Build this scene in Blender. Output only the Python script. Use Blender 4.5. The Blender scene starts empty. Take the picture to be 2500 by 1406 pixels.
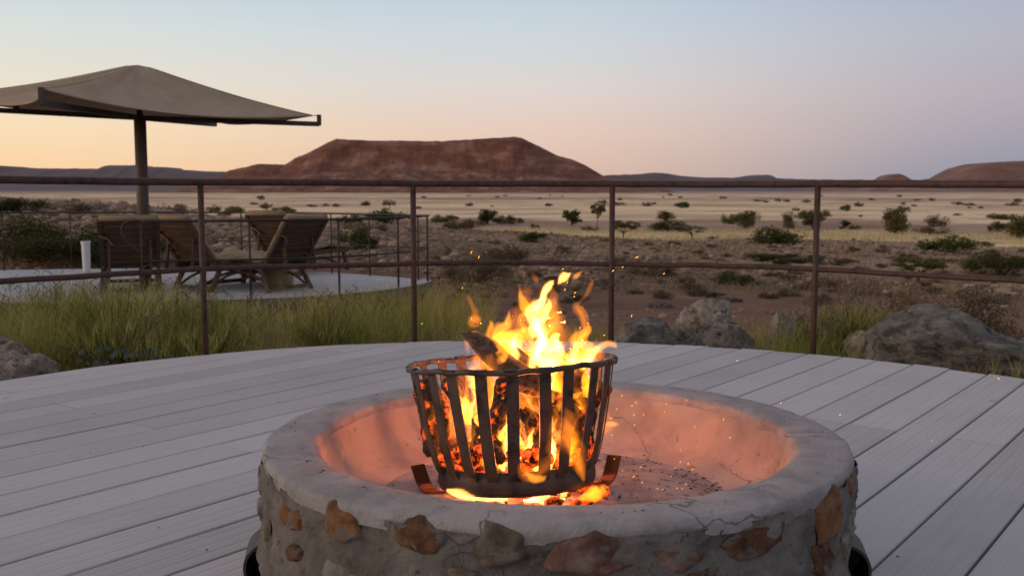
import bpy, math, random
import numpy as np
from mathutils import Vector, Matrix, Euler
random.seed(7); RNG = np.random.default_rng(7)
U = 0.9                         # the lens stands 0.9 m above the boards
F, PITCH = 2445.0, 0.0969       # focal length in photo pixels (2500 wide), downward tilt
sc = bpy.context.scene
col = sc.collection
# ------------------------------------------------------------------ camera
cam = bpy.data.cameras.new('camera'); camo = bpy.data.objects.new('camera', cam); col.objects.link(camo)
camo.location = (0, 0, U); camo.rotation_euler = (math.pi/2 - PITCH, 0, 0)
cam.sensor_width = 36; cam.lens = F/2500*36; cam.clip_start = 0.05; cam.clip_end = 40000
cam.dof.use_dof = True; cam.dof.focus_distance = 2.45; cam.dof.aperture_fstop = 9.0
sc.camera = camo
# ------------------------------------------------------------------ world: dusk sky, sun just set far to the left
w = bpy.data.worlds.new('World'); sc.world = w; w.use_nodes = True
nt = w.node_tree; N = nt.nodes; L = nt.links; N.clear()
def srgb(r, g, b):
    f = lambda c: (c/255/12.92 if c/255 <= .04045 else ((c/255+.055)/1.055)**2.4)
    return (f(r), f(g), f(b), 1)
def nd(tree, t, **k):
    n = tree.nodes.new(t)
    for a, v in k.items():
        if a == 'inp':
            for i, x in v.items(): n.inputs[i].default_value = x
        else: setattr(n, a, v)
    return n
SUN_AZ = math.radians(-88)      # azimuth of the set sun, measured from the view axis (+Y), negative = left
tc = nd(nt, 'ShaderNodeTexCoord'); sep = nd(nt, 'ShaderNodeSeparateXYZ'); L.new(tc.outputs['Generated'], sep.inputs[0])
el = nd(nt, 'ShaderNodeMapRange', inp={1: -0.02, 2: 0.62, 3: 0, 4: 1}); L.new(sep.outputs[2], el.inputs[0])
def ramp(tree, stops, mode='LINEAR'):
    r = tree.nodes.new('ShaderNodeValToRGB'); e = r.color_ramp.elements; r.color_ramp.interpolation = mode
    while len(e) < len(stops): e.new(0.5)
    for x, (p, c) in zip(e, stops): x.position = p; x.color = c
    return r
def elp(y): return (math.sin(math.atan((465-y)/F)) + .02)/.64
warm = ramp(nt, [(0, srgb(222, 176, 134)), (elp(420), srgb(232, 194, 150)), (elp(330), srgb(229, 205, 169)), (elp(220), srgb(213, 206, 190)), (elp(100), srgb(198, 205, 202)), (elp(0), srgb(183, 196, 202)), (.55, srgb(168, 172, 182)), (1, srgb(152, 155, 168))])
cool = ramp(nt, [(0, srgb(114, 122, 141)), (elp(430), srgb(126, 134, 151)), (elp(350), srgb(147, 145, 160)), (elp(250), srgb(164, 156, 166)), (elp(130), srgb(164, 164, 177)), (elp(0), srgb(154, 164, 182)), (.55, srgb(156, 161, 175)), (1, srgb(150, 153, 167))])
mid = ramp(nt, [(0, srgb(192, 161, 147)), (elp(420), srgb(205, 174, 156)), (elp(330), srgb(212, 186, 170)), (elp(220), srgb(205, 196, 191)), (elp(100), srgb(189, 197, 203)), (elp(0), srgb(177, 191, 203)), (.55, srgb(162, 167, 179)), (1, srgb(151, 154, 167))])
for r in (warm, cool, mid): L.new(el.outputs[0], r.inputs[0])
hv = nd(nt, 'ShaderNodeVectorMath', operation='MULTIPLY'); hv.inputs[1].default_value = (1, 1, 0); L.new(tc.outputs['Generated'], hv.inputs[0])
hn = nd(nt, 'ShaderNodeVectorMath', operation='NORMALIZE'); L.new(hv.outputs[0], hn.inputs[0])
dt = nd(nt, 'ShaderNodeVectorMath', operation='DOT_PRODUCT'); dt.inputs[1].default_value = (math.sin(SUN_AZ), math.cos(SUN_AZ), 0); L.new(hn.outputs[0], dt.inputs[0])
f1 = nd(nt, 'ShaderNodeMapRange', inp={1: .52, 2: .02, 3: 0, 4: 1}, interpolation_type='SMOOTHSTEP'); L.new(dt.outputs['Value'], f1.inputs[0])
f2 = nd(nt, 'ShaderNodeMapRange', inp={1: .06, 2: -.50, 3: 0, 4: 1}, interpolation_type='SMOOTHSTEP'); L.new(dt.outputs['Value'], f2.inputs[0])
m1 = nd(nt, 'ShaderNodeMix', data_type='RGBA'); L.new(f1.outputs[0], m1.inputs[0]); L.new(warm.outputs[0], m1.inputs[6]); L.new(mid.outputs[0], m1.inputs[7])
m2 = nd(nt, 'ShaderNodeMix', data_type='RGBA'); L.new(f2.outputs[0], m2.inputs[0]); L.new(m1.outputs[2], m2.inputs[6]); L.new(cool.outputs[0], m2.inputs[7])
sky = nd(nt, 'ShaderNodeTexSky', sky_type='NISHITA', sun_disc=False, sun_elevation=math.radians(0.5), sun_rotation=SUN_AZ)
bgs = nd(nt, 'ShaderNodeBackground', inp={1: 0.005}); L.new(sky.outputs[0], bgs.inputs[0])
bg = nd(nt, 'ShaderNodeBackground', inp={1: 1.04}); L.new(m2.outputs[2], bg.inputs[0])
ad = nd(nt, 'ShaderNodeAddShader'); L.new(bgs.outputs[0], ad.inputs[0]); L.new(bg.outputs[0], ad.inputs[1])
wo = nd(nt, 'ShaderNodeOutputWorld'); L.new(ad.outputs[0], wo.inputs[0])
# ------------------------------------------------------------------ sun (afterglow, soft) and exposure
sd = bpy.data.lights.new('sun', 'SUN'); so = bpy.data.objects.new('sun', sd); col.objects.link(so)
sd.energy = 1.15; sd.angle = math.radians(34); sd.color = (1, .70, .46)
v = Vector((math.sin(SUN_AZ-.25), math.cos(SUN_AZ-.25), math.tan(math.radians(11)))); so.rotation_euler = v.to_track_quat('Z', 'Y').to_euler(); so.location = (-20, -2, 12)
sc.view_settings.view_transform = 'Standard'; sc.view_settings.look = 'None'; sc.view_settings.exposure = 0.22; sc.view_settings.gamma = 1
cy = sc.cycles; cy.use_denoising = True; cy.max_bounces = 6; cy.diffuse_bounces = 3; cy.glossy_bounces = 2; cy.volume_bounces = 0
cy.transmission_bounces = 2; cy.transparent_max_bounces = 256; cy.sample_clamp_indirect = 1.2; cy.caustics_reflective = False; cy.caustics_refractive = False

# ================================================================== helpers
_r = np.array([1., 0, 0]); _u = np.array([0, math.sin(PITCH), math.cos(PITCH)]); _f = np.array([0, math.cos(PITCH), -math.sin(PITCH)])
def ray(x, y): return (x-1250)/F*_r - (y-703)/F*_u + _f
def on_plane_y(x, y, Y):
    d = ray(x, y); return np.array([0, 0, U]) + d*(Y/d[1])
def on_z(x, y, z):
    d = ray(x, y); return np.array([0, 0, U]) + d*((z-U)/d[2])
def _h(ix, iy, iz, s):
    n = (ix*374761393 + iy*668265263 + iz*2147483647 + s*974634777) & 0xFFFFFFFF
    n = ((n ^ (n >> 13))*1274126177) & 0xFFFFFFFF
    return ((n ^ (n >> 16)) & 0xFFFFFF)/float(0xFFFFFF)
def vnoise(p, s=0):
    p = np.asarray(p, float); i = np.floor(p).astype(np.int64); f = p-i; f = f*f*(3-2*f)
    r = 0
    for a in (0, 1):
        for b in (0, 1):
            for c in (0, 1):
                wgt = (f[..., 0] if a else 1-f[..., 0])*(f[..., 1] if b else 1-f[..., 1])*(f[..., 2] if c else 1-f[..., 2])
                r = r + wgt*_h(i[..., 0]+a, i[..., 1]+b, i[..., 2]+c, s)
    return r*2-1
def fbm(p, o=4, s=0):
    p = np.asarray(p, float); r = 0; a = .5
    for k in range(o): r = r + a*vnoise(p, s+k); p = p*2.03+11.7; a *= .5
    return r
def smooth(a, b, x): t = np.clip((np.asarray(x, float)-a)/(b-a), 0, 1); return t*t*(3-2*t)
def mesh(name, verts, faces, mat=None, sm=False, attr=None):
    me = bpy.data.meshes.new(name)
    verts = np.asarray(verts, np.float64)
    if isinstance(faces, np.ndarray):
        k = faces.shape[1]; n = len(faces)
        me.vertices.add(len(verts)); me.vertices.foreach_set('co', verts.ravel().astype(np.float32))
        me.loops.add(n*k); me.loops.foreach_set('vertex_index', faces.ravel().astype(np.int32))
        me.polygons.add(n); me.polygons.foreach_set('loop_start', np.arange(0, n*k, k, dtype=np.int32)); me.polygons.foreach_set('loop_total', np.full(n, k, np.int32))
        me.update(calc_edges=True); me.validate()
    else:
        me.from_pydata([tuple(map(float, q)) for q in verts], [], faces)
    if sm: me.polygons.foreach_set('use_smooth', np.ones(len(me.polygons), bool))
    if mat: me.materials.append(mat)
    if attr is not None:
        a = me.attributes.new('tone', 'FLOAT', 'POINT'); a.data.foreach_set('value', np.asarray(attr, np.float32))
    return me
def link(name, me, parent=None, loc=(0, 0, 0), rot=(0, 0, 0), scale=(1, 1, 1)):
    o = bpy.data.objects.new(name, me); col.objects.link(o)
    o.location = tuple(map(float, loc)); o.rotation_euler = rot; o.scale = scale
    if parent: o.parent = parent
    return o
def tag(o, label=None, cat=None, group=None, kind=None):
    if label: o['label'] = label
    if cat: o['category'] = cat
    if group: o['group'] = group
    if kind: o['kind'] = kind
    return o
def thing(name, label, cat, loc=(0, 0, 0), rotz=0, group=None):
    o = link(name, None, None, loc, (0, 0, rotz)); o.empty_display_size = .1
    return tag(o, label, cat, group)
class MB:
    """collects shapes into one mesh"""
    def __init__(s): s.v = []; s.f = []
    def add(s, v, f):
        b = len(s.v); s.v += [tuple(map(float, q)) for q in v]; s.f += [tuple(int(i)+b for i in q) for q in f]; return s
    def box(s, c, size, rot=None):
        hx, hy, hz = np.array(size)/2
        p = np.array([(x, y, z) for x in (-hx, hx) for y in (-hy, hy) for z in (-hz, hz)])
        if rot is not None: p = p @ np.array(Euler(rot).to_matrix()).T
        p = p + np.array(c)
        return s.add(p, [(0, 1, 3, 2), (4, 6, 7, 5), (0, 4, 5, 1), (2, 3, 7, 6), (0, 2, 6, 4), (1, 5, 7, 3)])
    def tube(s, pts, rad, n=10, caps=True, flat=None):
        pts = [np.array(q, float) for q in pts]; m = len(pts)
        rad = [rad]*m if np.isscalar(rad) else list(rad)
        v = []; f = []; pn = None
        for i, p in enumerate(pts):
            t = pts[min(i+1, m-1)]-pts[max(i-1, 0)]; t = t/(np.linalg.norm(t)+1e-12)
            if pn is None:
                a = np.array([0, 0, 1.]) if abs(t[2]) < .9 else np.array([1., 0, 0]); pn = np.cross(t, a)
            pn = pn-t*np.dot(pn, t); pn /= np.linalg.norm(pn)+1e-12; bn = np.cross(t, pn)
            for k in range(n):
                a = 2*math.pi*k/n; v.append(p+rad[i]*(math.cos(a)*pn+math.sin(a)*bn))
        for i in range(m-1):
            for k in range(n):
                f.append((i*n+k, i*n+(k+1) % n, (i+1)*n+(k+1) % n, (i+1)*n+k))
        if caps: f.append(tuple(range(n))[::-1]); f.append(tuple((m-1)*n+k for k in range(n)))
        return s.add(v, f)
    def bar(s, pts, wv, th):
        """flat bar along pts; wv = half-width vectors per point, th = half-thickness vectors"""
        v = []; f = []; m = len(pts)
        for p, a, b in zip(pts, wv, th):
            p, a, b = map(np.asarray, (p, a, b)); v += [p-a-b, p+a-b, p+a+b, p-a+b]
        for i in range(m-1):
            for k in range(4): f.append((i*4+k, i*4+(k+1) % 4, i*4+4+(k+1) % 4, i*4+4+k))
        f.append((3, 2, 1, 0)); f.append(tuple((m-1)*4+k for k in range(4)))
        return s.add(v, f)
    def lathe(s, prof, n=32, c=(0, 0, 0), closed=False):
        v = []; f = []; m = len(prof)
        for k in range(n):
            a = 2*math.pi*k/n
            for r, z in prof: v.append((c[0]+r*math.cos(a), c[1]+r*math.sin(a), c[2]+z))
        for k in range(n):
            q = (k+1) % n
            for i in range(m if closed else m-1):
                j = (i+1) % m; f.append((k*m+i, q*m+i, q*m+j, k*m+j))
        return s.add(v, f)
    def build(s, name, mat, parent=None, sm=False, loc=(0, 0, 0), rot=(0, 0, 0)):
        return link(name, mesh(name, s.v, s.f, mat, sm), parent, loc, rot)
def copy_tree(o, parent=None):
    c = o.copy(); col.objects.link(c); c.parent = parent
    for ch in list(o.children):
        copy_tree(ch, c)
    return c
def catmull(P, n):
    P = np.asarray(P, float); m = len(P); out = []
    for t in np.linspace(0, m-1.0001, n):
        i = int(t); u = t-i; a, b, c, d = P[max(i-1, 0)], P[i], P[min(i+1, m-1)], P[min(i+2, m-1)]
        out.append(.5*((2*b)+(-a+c)*u+(2*a-5*b+4*c-d)*u*u+(-a+3*b-3*c+d)*u**3))
    return np.array(out)

# ------------------------------------------------------------------ materials
MATS = {}
def mat(name, c1, c2=None, scale=5, rough=.8, bump=0, bscale=None, c3=None, stretch=None, detail=6, metal=0, spec=.3, coord='Object', tone=False, mid=(.35, .65)):
    if name in MATS: return MATS[name]
    m = bpy.data.materials.new(name); m.use_nodes = True; t = m.node_tree; t.nodes.clear()
    out = nd(t, 'ShaderNodeOutputMaterial'); b = nd(t, 'ShaderNodeBsdfPrincipled', inp={'Roughness': rough, 'Metallic': metal, 'Specular IOR Level': spec})
    t.links.new(b.outputs[0], out.inputs[0])
    c1 = (*c1, 1); c2 = (*(c2 or c1[:3]), 1)
    tcn = nd(t, 'ShaderNodeTexCoord'); vec = tcn.outputs[coord] if coord != 'World' else nd(t, 'ShaderNodeNewGeometry').outputs['Position']
    mp = nd(t, 'ShaderNodeMapping'); t.links.new(vec, mp.inputs[0])
    if stretch: mp.inputs['Scale'].default_value = stretch
    st = [(mid[0], c1), (mid[1], c2)] if c3 is None else [(mid[0], c1), (.5, c2), (mid[1]+.05, (*c3, 1))]
    r = ramp(t, st)
    if tone:
        at = nd(t, 'ShaderNodeAttribute', attribute_name='tone'); t.links.new(at.outputs['Fac'], r.inputs[0])
        for i, e in enumerate(r.color_ramp.elements): e.position = i/(len(st)-1)
    else:
        no = nd(t, 'ShaderNodeTexNoise', inp={'Scale': scale, 'Detail': detail, 'Roughness': .6}); t.links.new(mp.outputs[0], no.inputs[0]); t.links.new(no.outputs[0], r.inputs[0])
    t.links.new(r.outputs[0], b.inputs['Base Color'])
    if bump:
        n2 = nd(t, 'ShaderNodeTexNoise', inp={'Scale': bscale or scale*3, 'Detail': 8, 'Roughness': .65}); t.links.new(mp.outputs[0], n2.inputs[0])
        bp = nd(t, 'ShaderNodeBump', inp={'Strength': 1, 'Distance': bump}); t.links.new(n2.outputs[0], bp.inputs['Height']); t.links.new(bp.outputs[0], b.inputs['Normal'])
    MATS[name] = m; return m
def leafmat(name, cols):
    """two-sided foliage: diffuse with some light passing through, tone per leaf"""
    m = bpy.data.materials.new(name); m.use_nodes = True; t = m.node_tree; t.nodes.clear()
    out = nd(t, 'ShaderNodeOutputMaterial'); d = nd(t, 'ShaderNodeBsdfDiffuse'); tr = nd(t, 'ShaderNodeBsdfTranslucent'); mx = nd(t, 'ShaderNodeMixShader', inp={0: .3})
    at = nd(t, 'ShaderNodeAttribute', attribute_name='tone'); r = ramp(t, [(i/(len(cols)-1), (*c, 1)) for i, c in enumerate(cols)])
    t.links.new(at.outputs['Fac'], r.inputs[0])
    for n in (d, tr): t.links.new(r.outputs[0], n.inputs[0])
    t.links.new(d.outputs[0], mx.inputs[1]); t.links.new(tr.outputs[0], mx.inputs[2]); t.links.new(mx.outputs[0], out.inputs[0])
    return m
M_PIPE = mat('painted_pipe', (.036, .018, .015), (.075, .038, .028), scale=14, rough=.62, bump=.0006, bscale=120, coord='World', c3=(.03, .016, .014))
M_PIPE2 = mat('dark_pipe', (.028, .02, .018), (.05, .034, .028), scale=10, rough=.6, coord='World')
M_UNDER = mat('under_deck', (.03, .025, .022), (.05, .04, .035))
M_WOOD = mat('lounger_teak', (.060, .033, .022), (.115, .066, .042), scale=9, rough=.75, bump=.002, stretch=(1, 1, 6))
M_CUSH = mat('tan_cushion', (.25, .17, .105), (.33, .235, .15), scale=6, rough=.95, bump=.004, bscale=30)
M_CANVAS = mat('canvas', (.35, .255, .17), (.405, .305, .21), scale=3, rough=.95, bump=.004, bscale=14)
M_STEEL = mat('dark_steel', (.028, .024, .022), (.05, .04, .034), scale=8, rough=.55, spec=.4)
M_IRON = mat('blackened_iron', (.030, .025, .024), (.075, .060, .054), scale=22, rough=.5, bump=.0008, bscale=70, metal=.35, c3=(.11, .075, .05))
M_RUST = mat('rusted_iron', (.075, .032, .018), (.13, .057, .027), scale=18, rough=.7, bump=.001, bscale=60)
M_BARK = mat('tree_bark', (.075, .055, .042), (.14, .105, .08), scale=20, rough=.95)
M_WHITE = mat('white_plastic', (.62, .60, .57), (.7, .69, .66), rough=.5)
M_STUMP = mat('stump_wood', (.22, .155, .09), (.34, .24, .14), scale=14, rough=.85, bump=.004, stretch=(1, 1, .15))

# near deck boards: whitewashed composite, grooved along the board
AZ = 0.653; DV = np.array([math.sin(AZ), math.cos(AZ)]); NV = np.array([math.cos(AZ), -math.sin(AZ)])
def deck_mat():
    m = bpy.data.materials.new('whitewashed_board'); m.use_nodes = True; t = m.node_tree; b = t.nodes['Principled BSDF']; lk = t.links.new
    b.inputs['Roughness'].default_value = .62; b.inputs['Specular IOR Level'].default_value = .3
    tcn = nd(t, 'ShaderNodeTexCoord'); mp = nd(t, 'ShaderNodeMapping'); lk(tcn.outputs['Object'], mp.inputs[0]); mp.inputs['Rotation'].default_value = (0, 0, AZ)
    # after the turn: x = across the boards, y = along
    st = nd(t, 'ShaderNodeMapping'); lk(mp.outputs[0], st.inputs[0]); st.inputs['Scale'].default_value = (1, .06, 1)
    n1 = nd(t, 'ShaderNodeTexNoise', inp={'Scale': 55, 'Detail': 6, 'Roughness': .7}); lk(st.outputs[0], n1.inputs[0])
    n2 = nd(t, 'ShaderNodeTexNoise', inp={'Scale': 1.7, 'Detail': 6, 'Roughness': .6}); lk(mp.outputs[0], n2.inputs[0])
    oi = nd(t, 'ShaderNodeObjectInfo')
    a = nd(t, 'ShaderNodeMath', operation='MULTIPLY', inp={1: .35}); lk(n1.outputs[0], a.inputs[0])
    a2 = nd(t, 'ShaderNodeMath', operation='MULTIPLY_ADD', inp={1: .45}); lk(n2.outputs[0], a2.inputs[0]); lk(a.outputs[0], a2.inputs[2])
    a3 = nd(t, 'ShaderNodeMath', operation='MULTIPLY_ADD', inp={1: .34}); lk(oi.outputs['Random'], a3.inputs[0]); lk(a2.outputs[0], a3.inputs[2])
    r = ramp(t, [(.3, (.35, .318, .31, 1)), (.52, (.43, .393, .386, 1)), (.78, (.50, .463, .455, 1))]); lk(a3.outputs[0], r.inputs[0])
    # scattered dark scuffs
    n4 = nd(t, 'ShaderNodeTexNoise', inp={'Scale': 9, 'Detail': 3}); lk(mp.outputs[0], n4.inputs[0])
    sf = ramp(t, [(.70, (0, 0, 0, 1)), (.80, (1, 1, 1, 1))]); lk(n4.outputs[0], sf.inputs[0])
    mx = nd(t, 'ShaderNodeMix', data_type='RGBA'); mx.inputs[7].default_value = (.25, .23, .23, 1); lk(sf.outputs[0], mx.inputs[0]); lk(r.outputs[0], mx.inputs[6])
    lk(mx.outputs[2], b.inputs['Base Color'])
    wv = nd(t, 'ShaderNodeTexWave', wave_type='BANDS', bands_direction='X', inp={'Scale': 6.5, 'Distortion': 0.0}); lk(mp.outputs[0], wv.inputs[0])
    wr = ramp(t, [(0, (0, 0, 0, 1)), (.16, (1, 1, 1, 1))]); lk(wv.outputs[0], wr.inputs[0])
    hb = nd(t, 'ShaderNodeMath', operation='MULTIPLY_ADD', inp={1: .35}); lk(n1.outputs[0], hb.inputs[0]); lk(wr.outputs[0], hb.inputs[2])
    bp = nd(t, 'ShaderNodeBump', inp={'Strength': .5, 'Distance': .0032}); lk(hb.outputs[0], bp.inputs['Height']); lk(bp.outputs[0], b.inputs['Normal'])
    return m
M_DECK = deck_mat()

# ================================================================== terrain
PX_AZ = lambda x: math.degrees(math.atan((x-1250)/F))
_ca = np.array([-180, -60, -31, -27, -21, -16.6, -11, -5.8, 2, 10, 18, 25, 60, 180.]); _cz = np.array([0, .6, .72, .62, .36, -.15, -.45, -.66, -1.15, -1.5, -1.95, -2.2, -2.2, 0])
_fd = np.array([60, 100, 200, 350, 800, 1500, 3000, 6000, 14000.]); _fz = np.array([-2.6, -3.2, -3.9, -4.2, -3.7, -3.2, -2.5, -2, 0])
def terrain(x, y):
    """ground height in metres"""
    x = np.asarray(x, float)/U; y = np.asarray(y, float)/U
    d = np.hypot(x, y)+1e-6; az = np.degrees(np.arctan2(x, y))
    zc = np.interp(az, _ca, _cz)
    crest = 38.0
    near = -.50 - .25*smooth(9, 16, d) - .10*smooth(14, 22, d)
    z = near+(zc-near)*smooth(17, crest, d)
    far = np.interp(np.log(d), np.log(_fd), _fz)
    z = z+(far-z)*smooth(crest+1, 92, d)
    P = np.stack([x, y, x*0], -1)
    z = z+.55*fbm(P/9., 4, 3)*smooth(12, 26, d)*(1-.6*smooth(60, 120, d))
    z = z+.10*fbm(P/1.7, 3, 5)*smooth(6, 14, d)*(1-smooth(60, 120, d))
    z = z+1.1*fbm(P/60., 3, 9)*smooth(110, 400, d)+2.5*fbm(P/500., 3, 12)*smooth(900, 3000, d)
    return z*U
def hit(px, py):
    """first point of the ground along a photo pixel"""
    d = ray(px, py); s = np.geomspace(4, 30000, 6000); p = np.array([0, 0, U])+d*s[:, None]
    below = p[:, 2] < terrain(p[:, 0], p[:, 1]); i = int(np.argmax(below)) if below.any() else -1
    q = p[i]; q[2] = terrain(q[0], q[1]); return q
def ground_mat():
    m = bpy.data.materials.new('semi_desert_ground'); m.use_nodes = True; t = m.node_tree; b = t.nodes['Principled BSDF']; lk = t.links.new
    b.inputs['Roughness'].default_value = .95; b.inputs['Specular IOR Level'].default_value = .1
    g = nd(t, 'ShaderNodeNewGeometry'); fl = nd(t, 'ShaderNodeVectorMath', operation='MULTIPLY'); fl.inputs[1].default_value = (1, 1, 0); lk(g.outputs['Position'], fl.inputs[0])
    ln = nd(t, 'ShaderNodeVectorMath', operation='LENGTH'); lk(fl.outputs[0], ln.inputs[0])
    lg = nd(t, 'ShaderNodeMath', operation='LOGARITHM', inp={1: 10}); lk(ln.outputs['Value'], lg.inputs[0])
    def noise(s, d=6, r=.6):
        n = nd(t, 'ShaderNodeTexNoise', inp={'Scale': s, 'Detail': d, 'Roughness': r}); lk(g.outputs['Position'], n.inputs[0]); return n.outputs[0]
    def madd(a, k, c):
        n = nd(t, 'ShaderNodeMath', operation='MULTIPLY_ADD', inp={1: k}); lk(a, n.inputs[0])
        if isinstance(c, float): n.inputs[2].default_value = c
        else: lk(c, n.inputs[2])
        return n.outputs[0]
    per = madd(noise(.055), .22, madd(noise(.009), .50, madd(lg.outputs[0], 1.0, -.36)))
    # position on a log scale 0.8 .. 4.2 mapped to 0..1
    mr = nd(t, 'ShaderNodeMapRange', inp={1: .8, 2: 4.2, 3: 0, 4: 1}); lk(per, mr.inputs[0])
    def at(d): return (math.log10(d*U)-.8)/3.4
    soil = (.27, .155, .108, 1); rock = (.36, .235, .155, 1); straw = (.90, .69, .34, 1); mauve = (.43, .275, .195, 1); pale = (.86, .63, .39, 1); tan = (.70, .49, .32, 1); far = (.36, .27, .24, 1)
    r = ramp(t, [(0, soil), (at(21), soil), (at(27), rock), (at(62), rock), (at(72), straw), (at(106), straw), (at(115), mauve), (at(158), mauve), (at(182), pale), (at(310), pale), (at(370), tan), (at(470), pale), (at(620), mauve), (at(760), pale), (at(1300), tan), (at(2400), far)])
    lk(mr.outputs[0], r.inputs[0])
    # fine mottling of stones and tufts
    fine = ramp(t, [(.30, (.50, .47, .44, 1)), (.55, (1, 1, 1, 1)), (.75, (1.25, 1.2, 1.15, 1))]); lk(noise(.9, 9, .72), fine.inputs[0])
    mx = nd(t, 'ShaderNodeMix', data_type='RGBA', blend_type='MULTIPLY', inp={0: .8}); lk(r.outputs[0], mx.inputs[6]); lk(fine.outputs[0], mx.inputs[7])
    big = ramp(t, [(.40, (.60, .54, .50, 1)), (.54, (1, 1, 1, 1))]); lk(noise(.022, 9, .68), big.inputs[0])
    mx2 = nd(t, 'ShaderNodeMix', data_type='RGBA', blend_type='MULTIPLY', inp={0: .9}); lk(mx.outputs[2], mx2.inputs[6]); lk(big.outputs[0], mx2.inputs[7])
    lk(mx2.outputs[2], b.inputs['Base Color'])
    bp = nd(t, 'ShaderNodeBump', inp={'Strength': .8, 'Distance': .12}); lk(noise(2.2, 9, .7), bp.inputs['Height']); lk(bp.outputs[0], b.inputs['Normal'])
    return m
def build_ground():
    az = np.radians(np.concatenate([np.linspace(-180, -42, 40)[:-1], np.linspace(-42, 42, 330), np.linspace(42, 180, 40)[1:-1]]))
    rr = np.concatenate([[0.5, 2, 4], np.linspace(5, 60, 170), np.geomspace(61, 26000, 170)])*U
    A, R = np.meshgrid(az, rr, indexing='ij'); X = R*np.sin(A); Y = R*np.cos(A); Z = terrain(X, Y)
    n, m = A.shape; idx = np.arange(n*m).reshape(n, m); a = idx; b = np.roll(idx, -1, 0)
    f = np.stack([a[:, :-1], a[:, 1:], b[:, 1:], b[:, :-1]], -1).reshape(-1, 4)
    o = link('ground', mesh('ground', np.stack([X, Y, Z], -1).reshape(-1, 3), f, ground_mat(), True)); tag(o, 'dry stony ground running into a pale straw plain', 'ground', kind='structure')
build_ground()

# ------------------------------------------------------------------ hills
def hill(name, label, D, prof, run, back, m, nx=260, ny=60, gul=.10, step=None, foot=455):
    D *= U; run *= U; back *= U
    prof = np.array([(prof[0][0]-90, 472)]+list(prof)+[(prof[-1][0]+90, 472)], float); xs = np.linspace(prof[0, 0], prof[-1, 0], nx); ys = np.interp(xs, prof[:, 0], prof[:, 1])
    ys = ys-1.3*fbm(np.stack([xs/14., xs*0, xs*0+D], -1), 4, 5)
    V = []
    crest = np.array([on_plane_y(x, y, D) for x, y in zip(xs, ys)])
    base = np.array([terrain(c[0], D-run) for c in crest])-(2 if D < 2500*U else 9)*U
    ts = np.concatenate([np.linspace(0, 1, ny), 1+np.linspace(.06, 1, 14)])
    G = []
    for j, t in enumerate(ts):
        if t <= 1:
            y = D-run*(1-t); g = t**1.15
            g = .66*g+.34*smooth(.72, .97, t)
        else:
            y = D+back*(t-1); g = 1-.9*smooth(0, 1, (t-1))
            if t < 1.4: g = 1-.03*(t-1)
        x = crest[:, 0]*(1+.0*(1-min(t, 1)))
        P = np.stack([x/(run*.16), np.full(nx, y/(run*.5)), np.zeros(nx)+D], -1)
        gu = fbm(P, 5, 2)*gul-np.abs(fbm(P*np.array([2.2, 1.2, 1])+5, 4, 8))*gul*.5+fbm(P*9, 3, 9)*gul*.22
        e = math.sin(math.pi*min(t, 1))**.8 if t < 1 else 0
        z = base+(crest[:, 2]-base)*np.clip(g+gu*e, 0, 1.0)
        if step is not None: pass
        G.append(np.stack([x, np.full(nx, y)+fbm(P*1.7, 3, 4)*run*.06*e, z], -1))
    G = np.array(G); k = len(ts); idx = np.arange(k*nx).reshape(k, nx)
    f = np.stack([idx[:-1, :-1], idx[:-1, 1:], idx[1:, 1:], idx[1:, :-1]], -1).reshape(-1, 4)
    o = link(name, mesh(name, G.reshape(-1, 3), f, m, True)); tag(o, label, 'hill', kind='structure'); return o
M_MESA = mat('red_mesa_rock', (.125, .044, .026), (.185, .073, .045), scale=.03, rough=.95, coord='World', c3=(.38, .21, .135), stretch=(.7, .5, 1.6), bump=4, bscale=.06, mid=(.36, .70), detail=12)
M_FAR = mat('far_hill_hazed', (.10, .070, .075), (.14, .10, .10), scale=.004, coord='World')  # muted purple of distance haze is put into this colour, no haze volume
M_RED = mat('red_hill', (.15, .07, .05), (.20, .10, .075), scale=.01, coord='World', c3=(.26, .16, .12))
hill('mesa', 'flat topped red brown mesa rising behind the plain', 2000, [(500, 445), (545, 430), (560, 416), (600, 408), (630, 400), (660, 401), (698, 402), (706, 396), (720, 386), (745, 376), (775, 362), (800, 348), (822, 339), (850, 341), (900, 343), (960, 344), (1080, 345), (1150, 341), (1215, 337), (1255, 334), (1275, 338), (1300, 350), (1330, 364), (1356, 378), (1362, 381), (1395, 389), (1425, 402), (1450, 416), (1472, 429), (1500, 436), (1560, 444)], 430, 500, M_MESA, nx=560, ny=130, gul=.15)
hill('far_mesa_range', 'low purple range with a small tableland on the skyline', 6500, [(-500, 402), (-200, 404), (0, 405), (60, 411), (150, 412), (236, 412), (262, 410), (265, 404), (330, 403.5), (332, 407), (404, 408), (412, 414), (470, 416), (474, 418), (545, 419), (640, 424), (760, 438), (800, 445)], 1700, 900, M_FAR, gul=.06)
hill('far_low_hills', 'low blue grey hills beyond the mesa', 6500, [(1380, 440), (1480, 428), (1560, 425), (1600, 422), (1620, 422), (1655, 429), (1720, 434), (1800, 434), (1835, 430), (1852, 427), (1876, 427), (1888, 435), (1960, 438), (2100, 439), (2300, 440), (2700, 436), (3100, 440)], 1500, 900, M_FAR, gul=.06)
hill('red_cone_hill', 'small rounded red hill on the plain', 3600, [(2030, 452), (2110, 444), (2160, 438), (2172, 430), (2184, 426), (2196, 425), (2206, 428), (2222, 438), (2280, 446), (2350, 452)], 420, 300, M_RED, nx=120, ny=40)
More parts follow.
